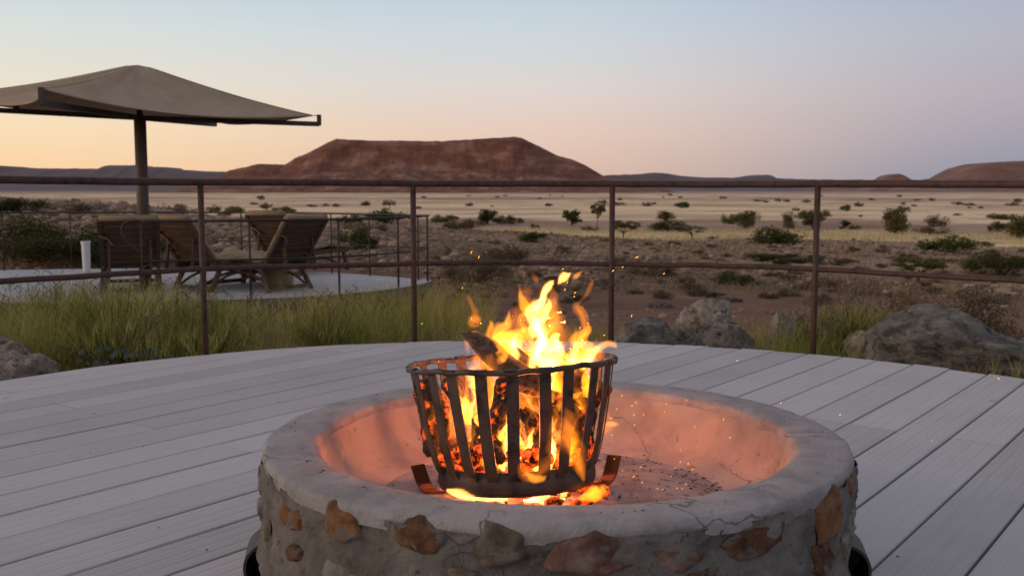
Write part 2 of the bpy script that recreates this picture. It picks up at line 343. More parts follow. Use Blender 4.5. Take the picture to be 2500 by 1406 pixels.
hill('brown_ridge', 'broad red brown ridge beyond the small red hill', 3300, [(2180, 448), (2300, 438), (2322, 434), (2345, 422), (2375, 407), (2415, 397), (2450, 395), (2500, 393), (2600, 389), (2800, 392), (3100, 400), (3300, 430)], 700, 500, M_RED, gul=.08)

# ================================================================== near deck
DC = np.array([0.0, 3.25])*U; DR = 3.385*U; BW = .2075*U; BO = -3.71*U
def build_deck():
    b = MB(); b.lathe([(.02, -.034), (DR-.05, -.034), (DR-.045, -.17), (.02, -.17)], 96, (DC[0], DC[1], 0))
    d = b.build('deck', M_UNDER); tag(d, 'round deck of whitewashed boards', 'deck', kind='structure')
    vc = DC@NV; uc = DC@DV; gap = .0042
    k0 = int((vc-DR-BO)//BW)-1; uj = on_z(500, 1075, 0)[:2]@DV
    for k in range(k0, k0+40):
        v0 = BO+k*BW+gap; v1 = v0+BW-2*gap
        v0c = max(v0, vc-DR+.004); v1c = min(v1, vc+DR-.004)
        if v1c-v0c < .015: continue
        vs = np.linspace(v0c, v1c, 7)
        rj = DR*(1+.004*math.sin(k*2.7))      # hand-cut ends, not quite even
        hl = np.sqrt(np.maximum(rj**2-(vs-vc)**2, 0))
        joints = [uj+j*1.62*U*1.15 for j in range(-4, 4)]
        r = random.Random(k*13+5); use = [j for i, j in enumerate(joints) if (k+i) % 3 == 0 or r.random() < .16]
        if 7.5 < (uc-0) or True: pass
        segs = [-1e9]+use+[1e9]
        for a, c in zip(segs[:-1], segs[1:]):
            lo = np.maximum(uc-hl, a+.0022); hi = np.minimum(uc+hl, c-.0022)
            if (hi-lo).max() < .06: continue
            ok = hi-lo > .002
            vv = vs[ok]; lo = lo[ok]; hi = hi[ok]
            ring = [(u, q) for u, q in zip(hi, vv)]+[(u, q) for u, q in zip(lo[::-1], vv[::-1])]
            n = len(ring); dz = .0012*math.sin(k*1.7+a if a > -1e8 else k)
            V = []
            for lev, ins in ((0, .003), (-.003, 0), (-.028, 0)):
                for u, q in ring:
                    qq = q+(ins if q < vv.mean() else -ins)*abs(q-vv.mean())/(vv[-1]-vv[0])*2
                    p = u*DV+qq*NV; V.append((p[0], p[1], lev+dz))
            fs = [tuple(range(n))]
            for l in (0, 1):
                for i in range(n): fs.append((l*n+i, l*n+n+i, l*n+n+(i+1) % n, l*n+(i+1) % n))
            fs.append(tuple(range(3*n-1, 2*n-1, -1)))
            me = mesh('plank', V, fs, M_DECK)
            # make sure tops face up
            if me.polygons[0].normal.z < 0: me.flip_normals()
            link('plank', me, d)
build_deck()

# ------------------------------------------------------------------ near railing (steel pipe)
def near_railing():
    R = 3.425*U
    t = thing('pipe_railing', 'brown steel pipe railing along the edge of the whitewashed deck', 'railing', (DC[0], DC[1]+R, 0))
    off = np.array([DC[0], DC[1]+R, 0])
    angs = [-78, -55.5, -33.5, -10.95, 11.1, 32.9, 55, 77.5]
    P = lambda a, z, r=R: np.array([DC[0]+r*math.sin(math.radians(a)), DC[1]+r*math.cos(math.radians(a)), z])-off
    wob = lambda a, s: .003*math.sin(a*.21+s)+.0012*math.sin(a*.8+s*2)
    fine = np.linspace(-80, 80, 161)
    zt = lambda a: (1.045-.0002*a)*U+wob(a, 0)*.5
    zm = lambda a: .519*U+wob(a, 2)
    MB().tube([P(a, zt(a)) for a in fine], .0195, 12).build('top_rail', M_PIPE, t, True)
    MB().tube([P(a, zm(a), R+.002) for a in fine], .0155, 10).build('middle_rail', M_PIPE, t, True)
    for i, a in enumerate(angs):
        lean = [0, 0, .006, .002, -.002, .012, 0, 0][i]
        MB().tube([P(a, -.32), P(a+.05*0, .3), P(a+lean*60*.02, zt(a)-.005)], .0170, 12).build('post', M_PIPE, t, True)
near_railing()

# ================================================================== fire pit
PC = np.array([.1115, 2.604])*U; PO = .749*U; PI_ = .609*U; PZ = .366*U; FZ = .195*U
M_COPE = mat('plaster_coping', (.24, .222, .218), (.315, .292, .288), scale=11, rough=.92, bump=.007, bscale=90, c3=(.365, .34, .337), detail=12)
def add_marks(m, c, scale, thr, amt=1.0, stretch=(1, 1, 1), detail=4):
    t = m.node_tree; b = next(n for n in t.nodes if n.type == 'BSDF_PRINCIPLED'); src = b.inputs['Base Color'].links[0].from_socket
    g = nd(t, 'ShaderNodeTexCoord'); mp = nd(t, 'ShaderNodeMapping'); mp.inputs['Scale'].default_value = stretch; t.links.new(g.outputs['Object'], mp.inputs[0])
    n = nd(t, 'ShaderNodeTexNoise', inp={'Scale': scale, 'Detail': detail, 'Roughness': .7}); t.links.new(mp.outputs[0], n.inputs[0])
    r = ramp(t, [(thr, (0, 0, 0, 1)), (thr+.05, (amt, amt, amt, 1))]); t.links.new(n.outputs[0], r.inputs[0])
    mx = nd(t, 'ShaderNodeMix', data_type='RGBA'); mx.inputs[7].default_value = (*c, 1); t.links.new(r.outputs[0], mx.inputs[0]); t.links.new(src, mx.inputs[6]); t.links.new(mx.outputs[2], b.inputs['Base Color'])
add_marks(M_COPE, (.12, .11, .11), 130, .66, .8); add_marks(M_COPE, (.235, .215, .215), 16, .57, .6); add_marks(M_COPE, (.5, .47, .46), 70, .70, .7)
M_MORT = mat('rough_mortar', (.10, .088, .076), (.16, .143, .127), scale=8, rough=.97, bump=.018, bscale=34, c3=(.22, .20, .183), detail=10)
M_INN = mat('sooty_plaster', (.28, .22, .195), (.37, .30, .265), scale=5, rough=.95, bump=.004, bscale=35, c3=(.42, .35, .31), detail=9)
M_ASH = mat('ash_floor', (.22, .18, .165), (.34, .29, .27), scale=7, rough=1, bump=.010, bscale=24, c3=(.40, .35, .33), detail=10)
add_marks(M_MORT, (.055, .045, .04), 34, .62, .8); add_marks(M_MORT, (.22, .197, .185), 22, .62, .6); add_marks(M_INN, (.13, .085, .07), 26, .64, .7, (1, 1, .5)); add_marks(M_ASH, (.09, .07, .065), 30, .60, .8)
def add_cracks(m, scale, width, seed):
    t = m.node_tree; b = next(n for n in t.nodes if n.type == 'BSDF_PRINCIPLED'); src = b.inputs['Base Color'].links[0].from_socket; lk = t.links.new
    g = nd(t, 'ShaderNodeTexCoord'); mp = nd(t, 'ShaderNodeMapping'); mp.inputs['Location'].default_value = (seed, seed*2, 0); lk(g.outputs['Object'], mp.inputs[0])
    n = nd(t, 'ShaderNodeTexNoise', inp={'Scale': 9, 'Detail': 5}); lk(mp.outputs[0], n.inputs[0])
    mv = nd(t, 'ShaderNodeVectorMath', operation='MULTIPLY_ADD'); mv.inputs[1].default_value = (.12, .12, .12); lk(n.outputs['Color'], mv.inputs[0]); lk(mp.outputs[0], mv.inputs[2])
    v = nd(t, 'ShaderNodeTexVoronoi', feature='DISTANCE_TO_EDGE', inp={'Scale': scale}); lk(mv.outputs[0], v.inputs['Vector'])
    r = ramp(t, [(0, (1, 1, 1, 1)), (width, (0, 0, 0, 1))]); lk(v.outputs['Distance'], r.inputs[0])
    n2 = nd(t, 'ShaderNodeTexNoise', inp={'Scale': 3.5, 'Detail': 2}); lk(mp.outputs[0], n2.inputs[0]); k = ramp(t, [(.50, (0, 0, 0, 1)), (.58, (.8, .8, .8, 1))]); lk(n2.outputs[0], k.inputs[0])
    mu = nd(t, 'ShaderNodeMath', operation='MULTIPLY'); lk(r.outputs[0], mu.inputs[0]); lk(k.outputs[0], mu.inputs[1])
    mx = nd(t, 'ShaderNodeMix', data_type='RGBA'); mx.inputs[7].default_value = (.06, .045, .04, 1); lk(mu.outputs[0], mx.inputs[0]); lk(src, mx.inputs[6]); lk(mx.outputs[2], b.inputs['Base Color'])
add_cracks(M_COPE, 2.6, .007, 3.1); add_cracks(M_INN, 4.0, .010, 1.7); add_cracks(M_MORT, 6, .02, 7.7)
def ring_mesh(prof, n, amp, fr, seed, sub=6):
    prof = catmull(prof, (len(prof)-1)*sub+1); m = len(prof)
    a = np.linspace(0, 2*math.pi, n, endpoint=False)
    R = prof[None, :, 0]*np.ones((n, 1)); Z = prof[None, :, 1]*np.ones((n, 1)); A = a[:, None]*np.ones((1, m))
    P = np.stack([R*np.cos(A), R*np.sin(A), Z], -1)
    dn = fbm(P*fr, 5, seed)*amp+fbm(P*45, 3, seed+9)*amp*.3+fbm(P*2.2, 2, 4)*.008
    R2 = R+dn; Z2 = Z+.5*fbm(P*fr*.8+40, 3, seed)*amp
    V = np.stack([R2*np.cos(A), R2*np.sin(A), Z2], -1).reshape(-1, 3)
    idx = np.arange(n*m).reshape(n, m); b = np.roll(idx, -1, 0)
    f = np.stack([idx[:, :-1], b[:, :-1], b[:, 1:], idx[:, 1:]], -1).reshape(-1, 4)
    return V, f
def on_wall(px, py, R=PO):
    d = ray(px, py); o = np.array([0, 0, U]); ox, oy = o[0]-PC[0], o[1]-PC[1]
    a = d[0]**2+d[1]**2; b = 2*(ox*d[0]+oy*d[1]); c = ox*ox+oy*oy-R*R
    D = b*b-4*a*c
    s = (-b-math.sqrt(D))/(2*a) if D > 0 else -b/(2*a)
    p = o+d*s; return math.atan2(p[1]-PC[1], p[0]-PC[0]), p[2]
def stone_mesh(wd, ht, seed, depth=.03, ang=0):
    """irregular faceted stone face, local x across, y outwards, z up"""
    r = np.random.default_rng(seed); n, m = 48, 12; V = []
    nk = r.integers(5, 8); cuts = [(2*math.pi*(i+r.uniform(-.28, .28))/nk, r.uniform(.74, 1.0)) for i in range(nk)]; tl = r.uniform(-.1, .1, 2)
    for j in range(m):
        t = j/(m-1)
        for i in range(n):
            a = 2*math.pi*i/n
            k = min(1/max(math.cos(a-c_), .2)*q_ for c_, q_ in cuts)
            x = wd/2*k*t*math.cos(a); z = ht/2*k*t*math.sin(a)
            x, z = x*math.cos(ang)-z*math.sin(ang), x*math.sin(ang)+z*math.cos(ang)
            y = depth*(.50-1.25*t**9)+tl[0]*x*.5+tl[1]*z*.5
            V.append((x, y, z))
    V = np.array(V); V[:, 1] += fbm(V*34+seed, 4, seed)*depth*.75; V[:, 0] += fbm(V*38+seed*3, 3, seed)*.009; V[:, 2] += fbm(V*38+seed*5, 3, seed)*.009
    F_ = []
    for j in range(m-1):
        for i in range(n): F_.append((j*n+i, j*n+(i+1) % n, (j+1)*n+(i+1) % n, (j+1)*n+i))
    return V, np.array(F_)
def build_pit():
    t = thing('fire_pit', 'round stone and mortar fire pit with smooth plaster rim', 'fire pit', (PC[0], PC[1], 0))
    V, f = ring_mesh([(PO+.012, -.03), (PO+.012, .08), (PO+.004, .17), (PO-.002, PZ-.05), (PO-.002, PZ-.022)], 480, .026, 11, 1, 14); link('wall', mesh('wall', V, f, M_MORT, True), t)
    V, f = ring_mesh([(PO-.004, PZ-.040), (PO+.001, PZ-.018), (PO-.002, PZ-.007), (PO-.012, PZ-.001), (PO-.05, PZ+.001), (PI_+.05, PZ+.002), (PI_+.016, PZ-.001), (PI_+.004, PZ-.008), (PI_+.001, PZ-.02), (PI_+.004, PZ-.04)], 480, .007, 13, 4, 6); link('coping', mesh('coping', V, f, M_COPE, True), t)
    V, f = ring_mesh([(PI_+.016, PZ-.014), (PI_-.002, PZ-.028), (PI_-.008, PZ-.045), (PI_-.022, PZ-.09), (PI_-.055, FZ+.022), (PI_-.10, FZ+.004), (PI_-.13, FZ-.004)], 240, .008, 6, 7, 6); link('inner_wall', mesh('inner_wall', V, f, M_INN, True), t)
    V, f = ring_mesh([(PI_-.085, FZ-.006), (PI_-.2, FZ), (PI_-.35, FZ+.003), (.02, FZ+.003)], 120, .010, 9, 11, 9); link('floor', mesh('floor', V, f, M_ASH, True), t)
    cols = {'o': mat('ochre_stone', (.115, .048, .019), (.18, .083, .035), scale=30, rough=.9, bump=.006, bscale=80, c3=(.25, .135, .065)),
            'b': mat('dark_brown_stone', (.050, .021, .011), (.095, .042, .021), scale=40, rough=.9, bump=.005, bscale=110, c3=(.17, .085, .045)),
            'g': mat('grey_brown_stone', (.09, .074, .055), (.145, .12, .092), scale=24, rough=.9, bump=.008, bscale=50, c3=(.28, .245, .20)),
            'r': mat('red_brown_stone', (.08, .038, .027), (.135, .073, .055), scale=18, rough=.9, bump=.007, bscale=50, c3=(.26, .18, .15)),
            'n': mat('brown_grey_stone', (.06, .045, .03), (.11, .085, .058), scale=24, rough=.9, bump=.008, bscale=50, c3=(.17, .14, .105)),
            'p': mat('pale_stone', (.17, .145, .135), (.24, .21, .195), scale=18, rough=.9, bump=.007, bscale=50)}
    for q_ in cols.values(): add_marks(q_, (.13, .115, .10), 15, .53, .85)
    S = [(716, 1264, 62, 62, 'o', 0), (832, 1284, 84, 92, 'o', .1), (1028, 1312, 142, 96, 'b', -.1), (1222, 1336, 150, 92, 'n', .1), (1462, 1356, 226, 100, 'r', 0), (1656, 1362, 136, 66, 'r', .05), (1852, 1318, 160, 72, 'b', .06), (2030, 1262, 70, 110, 'o', -.5), (2012, 1366, 46, 84, 'b', -.3), (822, 1392, 104, 56, 'p', 0), (722, 1352, 40, 36, 'r', .2), (2072, 1182, 26, 54, 'o', 0), (655, 1290, 26, 60, 'g', 0), (1120, 1400, 90, 44, 'g', 0), (1730, 1404, 110, 50, 'b', 0), (2062, 1330, 30, 66, 'g', .2), (640, 1160, 24, 66, 'g', 0)]
    n0 = len(S)
    rs = random.Random(3)
    def place(a, z, wd, ht, c, ang, i, dep=.015):
        V, f = stone_mesh(wd, ht, 20+i, dep, ang)
        rr = PO+.004
        aa = a+V[:, 0]/rr*-1*-1; rad = rr+V[:, 1]+fbm(np.stack([rr*np.cos(aa), rr*np.sin(aa), z+V[:, 2]], -1)*2.2, 2, 4)*.008
        W = np.stack([rad*np.cos(aa), rad*np.sin(aa), z+V[:, 2]], -1)
        link('stone', mesh('stone', W, f[:, ::-1], cols[c], True), t)
    for i, (x, y, wd, ht, c, ang) in enumerate(S):
        a, z = on_wall(x, y); dist = math.hypot(PC[0]+PO*math.cos(a), PC[1]+PO*math.sin(a))
        fs = max(.35, abs(-math.cos(a)*(PC[0]+PO*math.cos(a))/dist-math.sin(a)*(PC[1]+PO*math.sin(a))/dist))
        place(a, z, wd*dist/F/fs*1.12, ht*dist/F*1.16, c, ang, i, .011)
    for i in range(34):           # the rest of the way round
        a = math.radians(-20+i*220/34+rs.uniform(-2, 2)); z = rs.choice([.07, .19, .13, .22]); place(a, z, rs.uniform(.07, .15), rs.uniform(.05, .09), rs.choice('obgrp'), rs.uniform(-.3, .3), 100+i)
    # two bent sheet-metal air cowls at the foot of the wall
    for px, py, sgn in ((640, 1400, -1), (2098, 1404, 1)):
        a, z = on_wall(px, py); a = math.pi+.18 if sgn < 0 else -.20
        b = MB(); rc = .075; c = np.array([(PO+.0)*math.cos(a), (PO+.0)*math.sin(a), 0.0]); tang = np.array([-math.sin(a), math.cos(a), 0]); outw = np.array([math.cos(a), math.sin(a), 0])
        ws = []; pts = []; th = []
        for k in range(17):
            q = math.pi*k/16; p = c+outw*(.056*math.sin(q)-.012)+np.array([0, 0, .062+.055*math.cos(q)])
            pts.append(p); ws.append(tang*.062); nn = outw*math.sin(q)+np.array([0, 0, math.cos(q)]); th.append(nn*.003)
        ws = [tang*.06 for _ in ws]; b.bar(pts, ws, th)
        back = tang*(.055 if (tang[1] > 0) else -.055); b.add([p+back for p in pts], [tuple(range(17))])
        b.build('air_cowl', M_STEEL, t)
    return t
build_pit()

# charcoal crumbs on the rim and in the bowl, twigs and leaf bits on the boards
def chips():
    ico = np.array([(0, 0, 1), (1, 0, 0), (0, 1, 0), (-1, 0, 0), (0, -1, 0), (0, 0, -1)], float); fc = np.array([(0, 1, 2), (0, 2, 3), (0, 3, 4), (0, 4, 1), (5, 2, 1), (5, 3, 2), (5, 4, 3), (5, 1, 4)])
    def scatter(name, label, pts, sz, m):
        V = []; Fs = []
        for i, p in enumerate(pts):
            s = np.array([random.uniform(.6, 2.2), random.uniform(.5, 1.2), random.uniform(.2, .5)])*random.uniform(*sz)
            R = np.array(Euler((0, 0, random.uniform(0, 6.3))).to_matrix()); q = (ico*s*RNG.uniform(.6, 1.3, (6, 1)))@R.T+np.array(p); V.append(q); Fs.append(fc+6*i)
        o = link(name, mesh(name, np.concatenate(V), np.concatenate(Fs), m)); tag(o, label, 'debris', kind='stuff')
    ch = mat('charcoal', (.012, .011, .011), (.035, .03, .028), scale=40, rough=.9)
    pts = []
    for i in range(240):
        a = random.uniform(0, 6.283); r = (PI_-.14)*math.sqrt(random.random()); pts.append((PC[0]+r*math.cos(a), PC[1]+r*math.sin(a), FZ+.006))
    for i in range(90):
        a = random.gauss(.15, .5); r = PI_-.17+random.gauss(0, .04); pts.append((PC[0]+r*math.cos(a), PC[1]+r*math.sin(a), FZ+.006))
    scatter('charcoal_crumbs', 'black charcoal crumbs lying on the ash of the fire pit', pts, (.0015, .0055), ch)
    pts = [(*on_z(x, y, PZ)[:2], PZ+.004) for x, y in ((716, 1068), (720, 1056), (733, 1039), (745, 1010), (755, 1016), (697, 1042), (655, 1095), (688, 1061), (690, 1068), (757, 1109), (755, 1128), (896, 1199), (775, 1128), (850, 968), (1660, 953), (2060, 1131), (2052, 1128), (1020, 1215), (1720, 1252))]
    pts += [(PC[0]+(PI_+.07+random.uniform(-.05, .05))*math.cos(a), PC[1]+(PI_+.07)*math.sin(a), PZ+.003) for a in RNG.uniform(0, 6.28, 60)]
    scatter('charcoal_flakes', 'small charcoal flakes on the plaster rim of the fire pit', pts, (.0008, .0035), ch)
    pts = [(*on_z(x, y, 0)[:2], .003) for x, y in ((75, 933), (350, 1092), (220, 1106), (540, 1284), (505, 1344), (475, 1347), (2165, 1219), (2325, 1232), (2192, 1360), (455, 1398), (150, 1003), (680, 983))]
    pts += [(DC[0]+r*math.cos(a), DC[1]+r*math.sin(a), .003) for r, a in zip(DR*np.sqrt(RNG.uniform(0, .95, 60)), RNG.uniform(0, 6.28, 60))]
    scatter('deck_litter', 'tiny twigs and leaf bits on the whitewashed deck', pts, (.001, .0045), mat('litter', (.05, .04, .03), (.12, .1, .08)))
chips()

# ================================================================== iron basket
BC = np.array([.015, 2.605])*U; BZ = FZ+.008; BTILT = (Matrix.Rotation(math.radians(-5.2), 4, 'X') @ Matrix.Rotation(math.radians(-2.6), 4, 'Y'))
R0 = .203*U; R1 = .2715*U; HB = .315*U; GAP = .026*U; BAND = .062*U
def prof_r(t): return R0+(R1-R0)*(t**.62)
def build_basket():
    t = thing('iron_fire_basket', 'black iron fire basket of flat bars standing in the fire pit', 'fire basket', (BC[0], BC[1], BZ)); 
    t.rotation_euler = BTILT.to_euler()
    zb = GAP; zt = GAP+HB; zs = zb+BAND
    b = MB(); b.lathe([(R0+.003, zb), (R0+.006, zb+.01), (R0+.004, zs), (R0, zs), (R0+.001, zb+.01), (R0-.001, zb)], 72, closed=True); b.build('base_band', M_IRON, t, True)
    # rim: hammered rod with a slight wobble where each bar is wrapped round it
    n = 180; pts = []
    for k in range(n+1):
        a = 2*math.pi*k/n; wv = .0013*math.cos(22*a)+.0020*math.sin(5*a)+.0012*math.sin(13*a+1)
        pts.append(((R1+.002)*math.cos(a), (R1+.002)*math.sin(a), zt+wv))
    MB().tube(pts, .0068, 10, False).build('rim', M_IRON, t, True)
    NS = 22
    for k in range(NS):
        a = 2*math.pi*(k+.5)/NS+.02*math.sin(k*3.1); rad = np.array([math.cos(a), math.sin(a), 0]); tg = np.array([-math.sin(a), math.cos(a), 0])
        P = []; W = []; T = []
        for s in np.linspace(0, 1, 15):
            tt = max(s, 1e-4); r = prof_r(tt)-.002; z = zs-.028+(zt-zs+.028)*s
            P.append(rad*r+np.array([0, 0, z])+tg*.004*math.sin(s*2.2+k*1.9)); W.append(tg*.0138); 
            ds = .02; dr = (prof_r(min(tt+ds, 1))-prof_r(max(tt-ds, 1e-4)))/(2*ds); nz = np.array([rad[0]*(zt-zs), rad[1]*(zt-zs), -dr]); nz /= np.linalg.norm(nz); T.append(nz*.0016)
        # wrapped over the rim
        for q in (.4, 1.2, 2.2, 3.2):
            P.append(rad*(R1+.002+.0072*math.cos(q))+np.array([0, 0, zt+.0072*math.sin(q)])); W.append(tg*.0138); T.append((rad*math.cos(q)+np.array([0, 0, math.sin(q)]))*.0014)
        MB().bar(P, W, T).build('slat', M_IRON, t)
    b = MB()                                      # grate at the bottom
    for k in range(-4, 5):
        x = k*.042; l = math.sqrt(max(R0**2-x*x, 0)); b.box((x, 0, zb+.012), (.008, 2*l, .006))
    b.build('grate', M_IRON, t)
    for ang in (4, 178, 92, 268):                   # feet: flat strips that curl up outside the band
        a = math.radians(ang); rad = np.array([math.cos(a), math.sin(a), 0]); tg = np.array([-math.sin(a), math.cos(a), 0]); P = []; W = []; T = []
        up = 1.0 if ang < 200 else .22
        L_ = [(.05, GAP+.004), (.12, .012), (.185, .002), (.205, .004), (.218, .014), (.226, .030), (.232, .050), (.238, .072)]
        for i, (r, z) in enumerate(L_):
            z = z if z < .004 or i < 3 else z*up
            wq = tg if ang > 80 and ang < 100 or ang > 200 else np.array([.78, .62*(1 if ang > 90 else -1), 0]); P.append(rad*r+np.array([0, 0, z])); W.append(wq*.0175); q0 = np.array(L_[max(i-1, 0)]); q1 = np.array(L_[min(i+1, len(L_)-1)]); d = q1-q0; d /= np.linalg.norm(d); T.append((rad*-d[1]+np.array([0, 0, d[0]]))*.0022)
        if ang > 200: P, W, T = P[:4], W[:4], T[:4]
        MB().bar(P, W, T).build('foot', M_RUST, t)
    return t
basket = build_basket()
BM = Matrix.Translation((BC[0], BC[1], BZ)) @ BTILT
def bp_(x, y, z): return np.array(BM @ Vector((x, y, z)))

# ------------------------------------------------------------------ firewood, embers
def hotmat(name, base, c2, hot, strength, thr, scale):
    m = bpy.data.materials.new(name); m.use_nodes = True; t = m.node_tree; b = t.nodes['Principled BSDF']; lk = t.links.new; b.inputs['Roughness'].default_value = .95
    tcn = nd(t, 'ShaderNodeTexCoord'); n = nd(t, 'ShaderNodeTexNoise', inp={'Scale': scale, 'Detail': 5, 'Roughness': .6}); lk(tcn.outputs['Object'], n.inputs[0])
    r = ramp(t, [(.3, (*base, 1)), (.7, (*c2, 1))]); n2 = nd(t, 'ShaderNodeTexNoise', inp={'Scale': scale*4, 'Detail': 6}); lk(tcn.outputs['Object'], n2.inputs[0]); lk(n2.outputs[0], r.inputs[0]); lk(r.outputs[0], b.inputs['Base Color'])
    e = ramp(t, [(thr, (0, 0, 0, 1)), (thr+.07, (hot[0]*.45, hot[1]*.15, 0, 1)), (thr+.22, (*hot, 1))]); lk(n.outputs[0], e.inputs[0]); lk(e.outputs[0], b.inputs['Emission Color']); b.inputs['Emission Strength'].default_value = strength
    bp = nd(t, 'ShaderNodeBump', inp={'Strength': 1, 'Distance': .008}); lk(n2.outputs[0], bp.inputs['Height']); lk(bp.outputs[0], b.inputs['Normal'])
    return m
M_CHAR = hotmat('charred_wood', (.012, .009, .008), (.10, .06, .04), (1, .26, .03), 2.2, .54, 26)
M_LOG = hotmat('burning_bark', (.05, .03, .022), (.17, .10, .065), (1, .22, .02), 1.0, .62, 20)
M_EMB = hotmat('glowing_embers', (.02, .012, .01), (.10, .05, .035), (1, .16, .015), 1.6, .44, 38)
def log_obj(p0, p1, r0, r1, m, label, seed, jag=.3):
    p0, p1 = np.array(p0), np.array(p1); n, k = 26, 20; ax = p1-p0; Ln = np.linalg.norm(ax); ax /= Ln
    a = np.cross(ax, (0, 0, 1)); a /= np.linalg.norm(a); b = np.cross(ax, a); V = []
    r = np.random.default_rng(seed); ph = r.random(3)*6
    for j in range(n):
        t = j/(n-1); c = ax*Ln*t+a*.012*math.sin(t*4+ph[0])+b*.010*math.sin(t*5+ph[1])
        for i in range(k):
            q = 2*math.pi*i/k; rr = (r0+(r1-r0)*t)*(1+.20*math.sin(3*q+ph[2])+.12*math.sin(2*q+ph[1]+t*2)+.10*math.sin(7*q))
            end = jag*max(0, t-.8)/.2*(.6+.4*math.sin(2*q+ph[0])+.3*math.sin(5*q)); e0 = .25*max(0, .08-t)/.08
            V.append(c+(a*math.cos(q)+b*math.sin(q))*rr*(1-.45*max(0, t-.85)/.15-e0)+ax*end*rr*1.4)
    V = np.array(V); d = fbm(np.stack([V@a*60, V@b*60, V@ax*14], -1)+seed, 4, seed)*.010; ctr = np.repeat([ax*Ln*j/(n-1) for j in range(n)], k, 0); dirv = V-ctr; dirv -= (dirv@ax)[:, None]*ax; dirv /= np.linalg.norm(dirv, axis=1)[:, None]+1e-9; V = V+dirv*d[:, None]
    F_ = [(j*k+i, j*k+(i+1) % k, (j+1)*k+(i+1) % k, (j+1)*k+i) for j in range(n-1) for i in range(k)]+[tuple(range(k))[::-1], tuple((n-1)*k+i for i in range(k))]
    o = link('firewood_log', mesh('firewood_log', V, F_, m, True), None, p0); tag(o, label, 'log', 'logs burning in the fire basket'); return o
YB = BC[1]
def pxp(x, y, dy=0): return on_plane_y(x, y, YB+dy)
log_obj(pxp(1330, 950, -.03), pxp(1160, 840, -.06), .030, .025, M_LOG, 'split log end with jagged bark poking above the basket rim', 1, .9)
log_obj(pxp(1330, 985, -.02), pxp(1225, 852, .02), .032, .030, M_LOG, 'charred log leaning behind the jagged split log', 2, .3)
log_obj(pxp(1075, 1110, -.02), pxp(1045, 935, .02), .036, .030, M_CHAR, 'blackened log against the side bars, below the jagged split log', 3)
log_obj(pxp(1120, 1115, .02), pxp(1105, 925, .10), .032, .03, M_CHAR, 'black log end standing deep in the basket behind the side bars', 4)
log_obj(pxp(1450, 975, .03), pxp(1385, 910, -.02), .036, .034, M_LOG, 'log with ringed bark lying across the basket side away from the jagged log', 5)
log_obj(pxp(1430, 1100, -.01), pxp(1350, 960, -.06), .030, .024, M_CHAR, 'thin charred stick leaning among the front flames', 6)
log_obj(pxp(1230, 1125, -.09), pxp(1160, 1020, -.08), .03, .026, M_CHAR, 'charred log low in the basket between the front bars', 7)
log_obj(pxp(1250, 950, .03), pxp(1300, 1090, -.03), .03, .028, M_CHAR, 'charred log across the middle of the fire', 8)
log_obj(pxp(1415, 895, .08), pxp(1400, 855, .10), .012, .009, M_LOG, 'short twig end standing behind the flames at the rim', 9, .8)
for q_, (x0, y0, d0, x1, y1, d1, r_, lb) in enumerate([(1170, 1130, -.06, 1215, 985, -.10, .024, 'dark log standing behind the front bars below the jagged split log'), (1330, 1125, -.10, 1270, 1015, -.06, .024, 'charred log leaning low behind the front bars'), (1395, 1120, -.05, 1425, 985, -.08, .022, 'thin dark log behind the side bars below the ringed log'), (1150, 1060, .06, 1300, 1010, .08, .028, 'charred log lying flat deep inside the basket'), (1240, 930, -.08, 1190, 1060, -.11, .020, 'split black stick right behind the front bars'), (1380, 1060, .05, 1290, 940, .06, .026, 'charred log propped at the back of the fire')]):
    log_obj(pxp(x0, y0, d0), pxp(x1, y1, d1), r_, r_*.85, M_CHAR, lb, 30+q_, .5)
def embers():
    V = []; Fs = []; base = []
    n, m = 8, 5
    for j in range(m):
        for i in range(n):
            th = math.pi*(j+.5)/m; base.append((math.sin(th)*math.cos(2*math.pi*i/n), math.sin(th)*math.sin(2*math.pi*i/n), math.cos(th)))
    base = np.array(base); F_ = [(j*n+i, (j+1)*n+i, (j+1)*n+(i+1) % n, j*n+(i+1) % n) for j in range(m-1) for i in range(n)]
    F_ = np.array(F_)
    c = 0
    for i in range(200):
        a = random.uniform(0, 6.283); z = GAP+.02+.085*random.random()**1.5; r = (R0-.012+.25*(z-.05))*math.sqrt(random.random()); s = random.uniform(.006, .022)
        q = base*np.array([1.25, .9, .7])*s*(1+.35*fbm(base*1.6+i*7.7, 2, i))[:, None]; R = np.array(Euler((random.random()*3, random.random()*3, random.random()*3)).to_matrix())
        V.append(np.array([bp_(*p) for p in q@R.T+np.array([r*math.cos(a), r*math.sin(a), z])])-np.array([BC[0], BC[1], BZ])); Fs.append(F_+len(base)*c); c += 1
    for i in range(26):      # fallen through the grate
        a = random.uniform(-2.6, .3); r = .15*math.sqrt(random.random())+.02; s = random.uniform(.010, .02)
        V.append(base*np.array([1.3, .9, .6])*s*(1+.35*fbm(base*1.6+i*3.1, 2, i))[:, None]+np.array([r*math.cos(a)+.04, r*math.sin(a), .008])); Fs.append(F_+len(base)*c); c += 1
    o = link('ember_bed', mesh('ember_bed', np.concatenate(V), np.concatenate(Fs), M_EMB), None, (BC[0], BC[1], BZ)); tag(o, 'bed of glowing orange embers filling the iron basket', 'embers', kind='stuff')
embers()

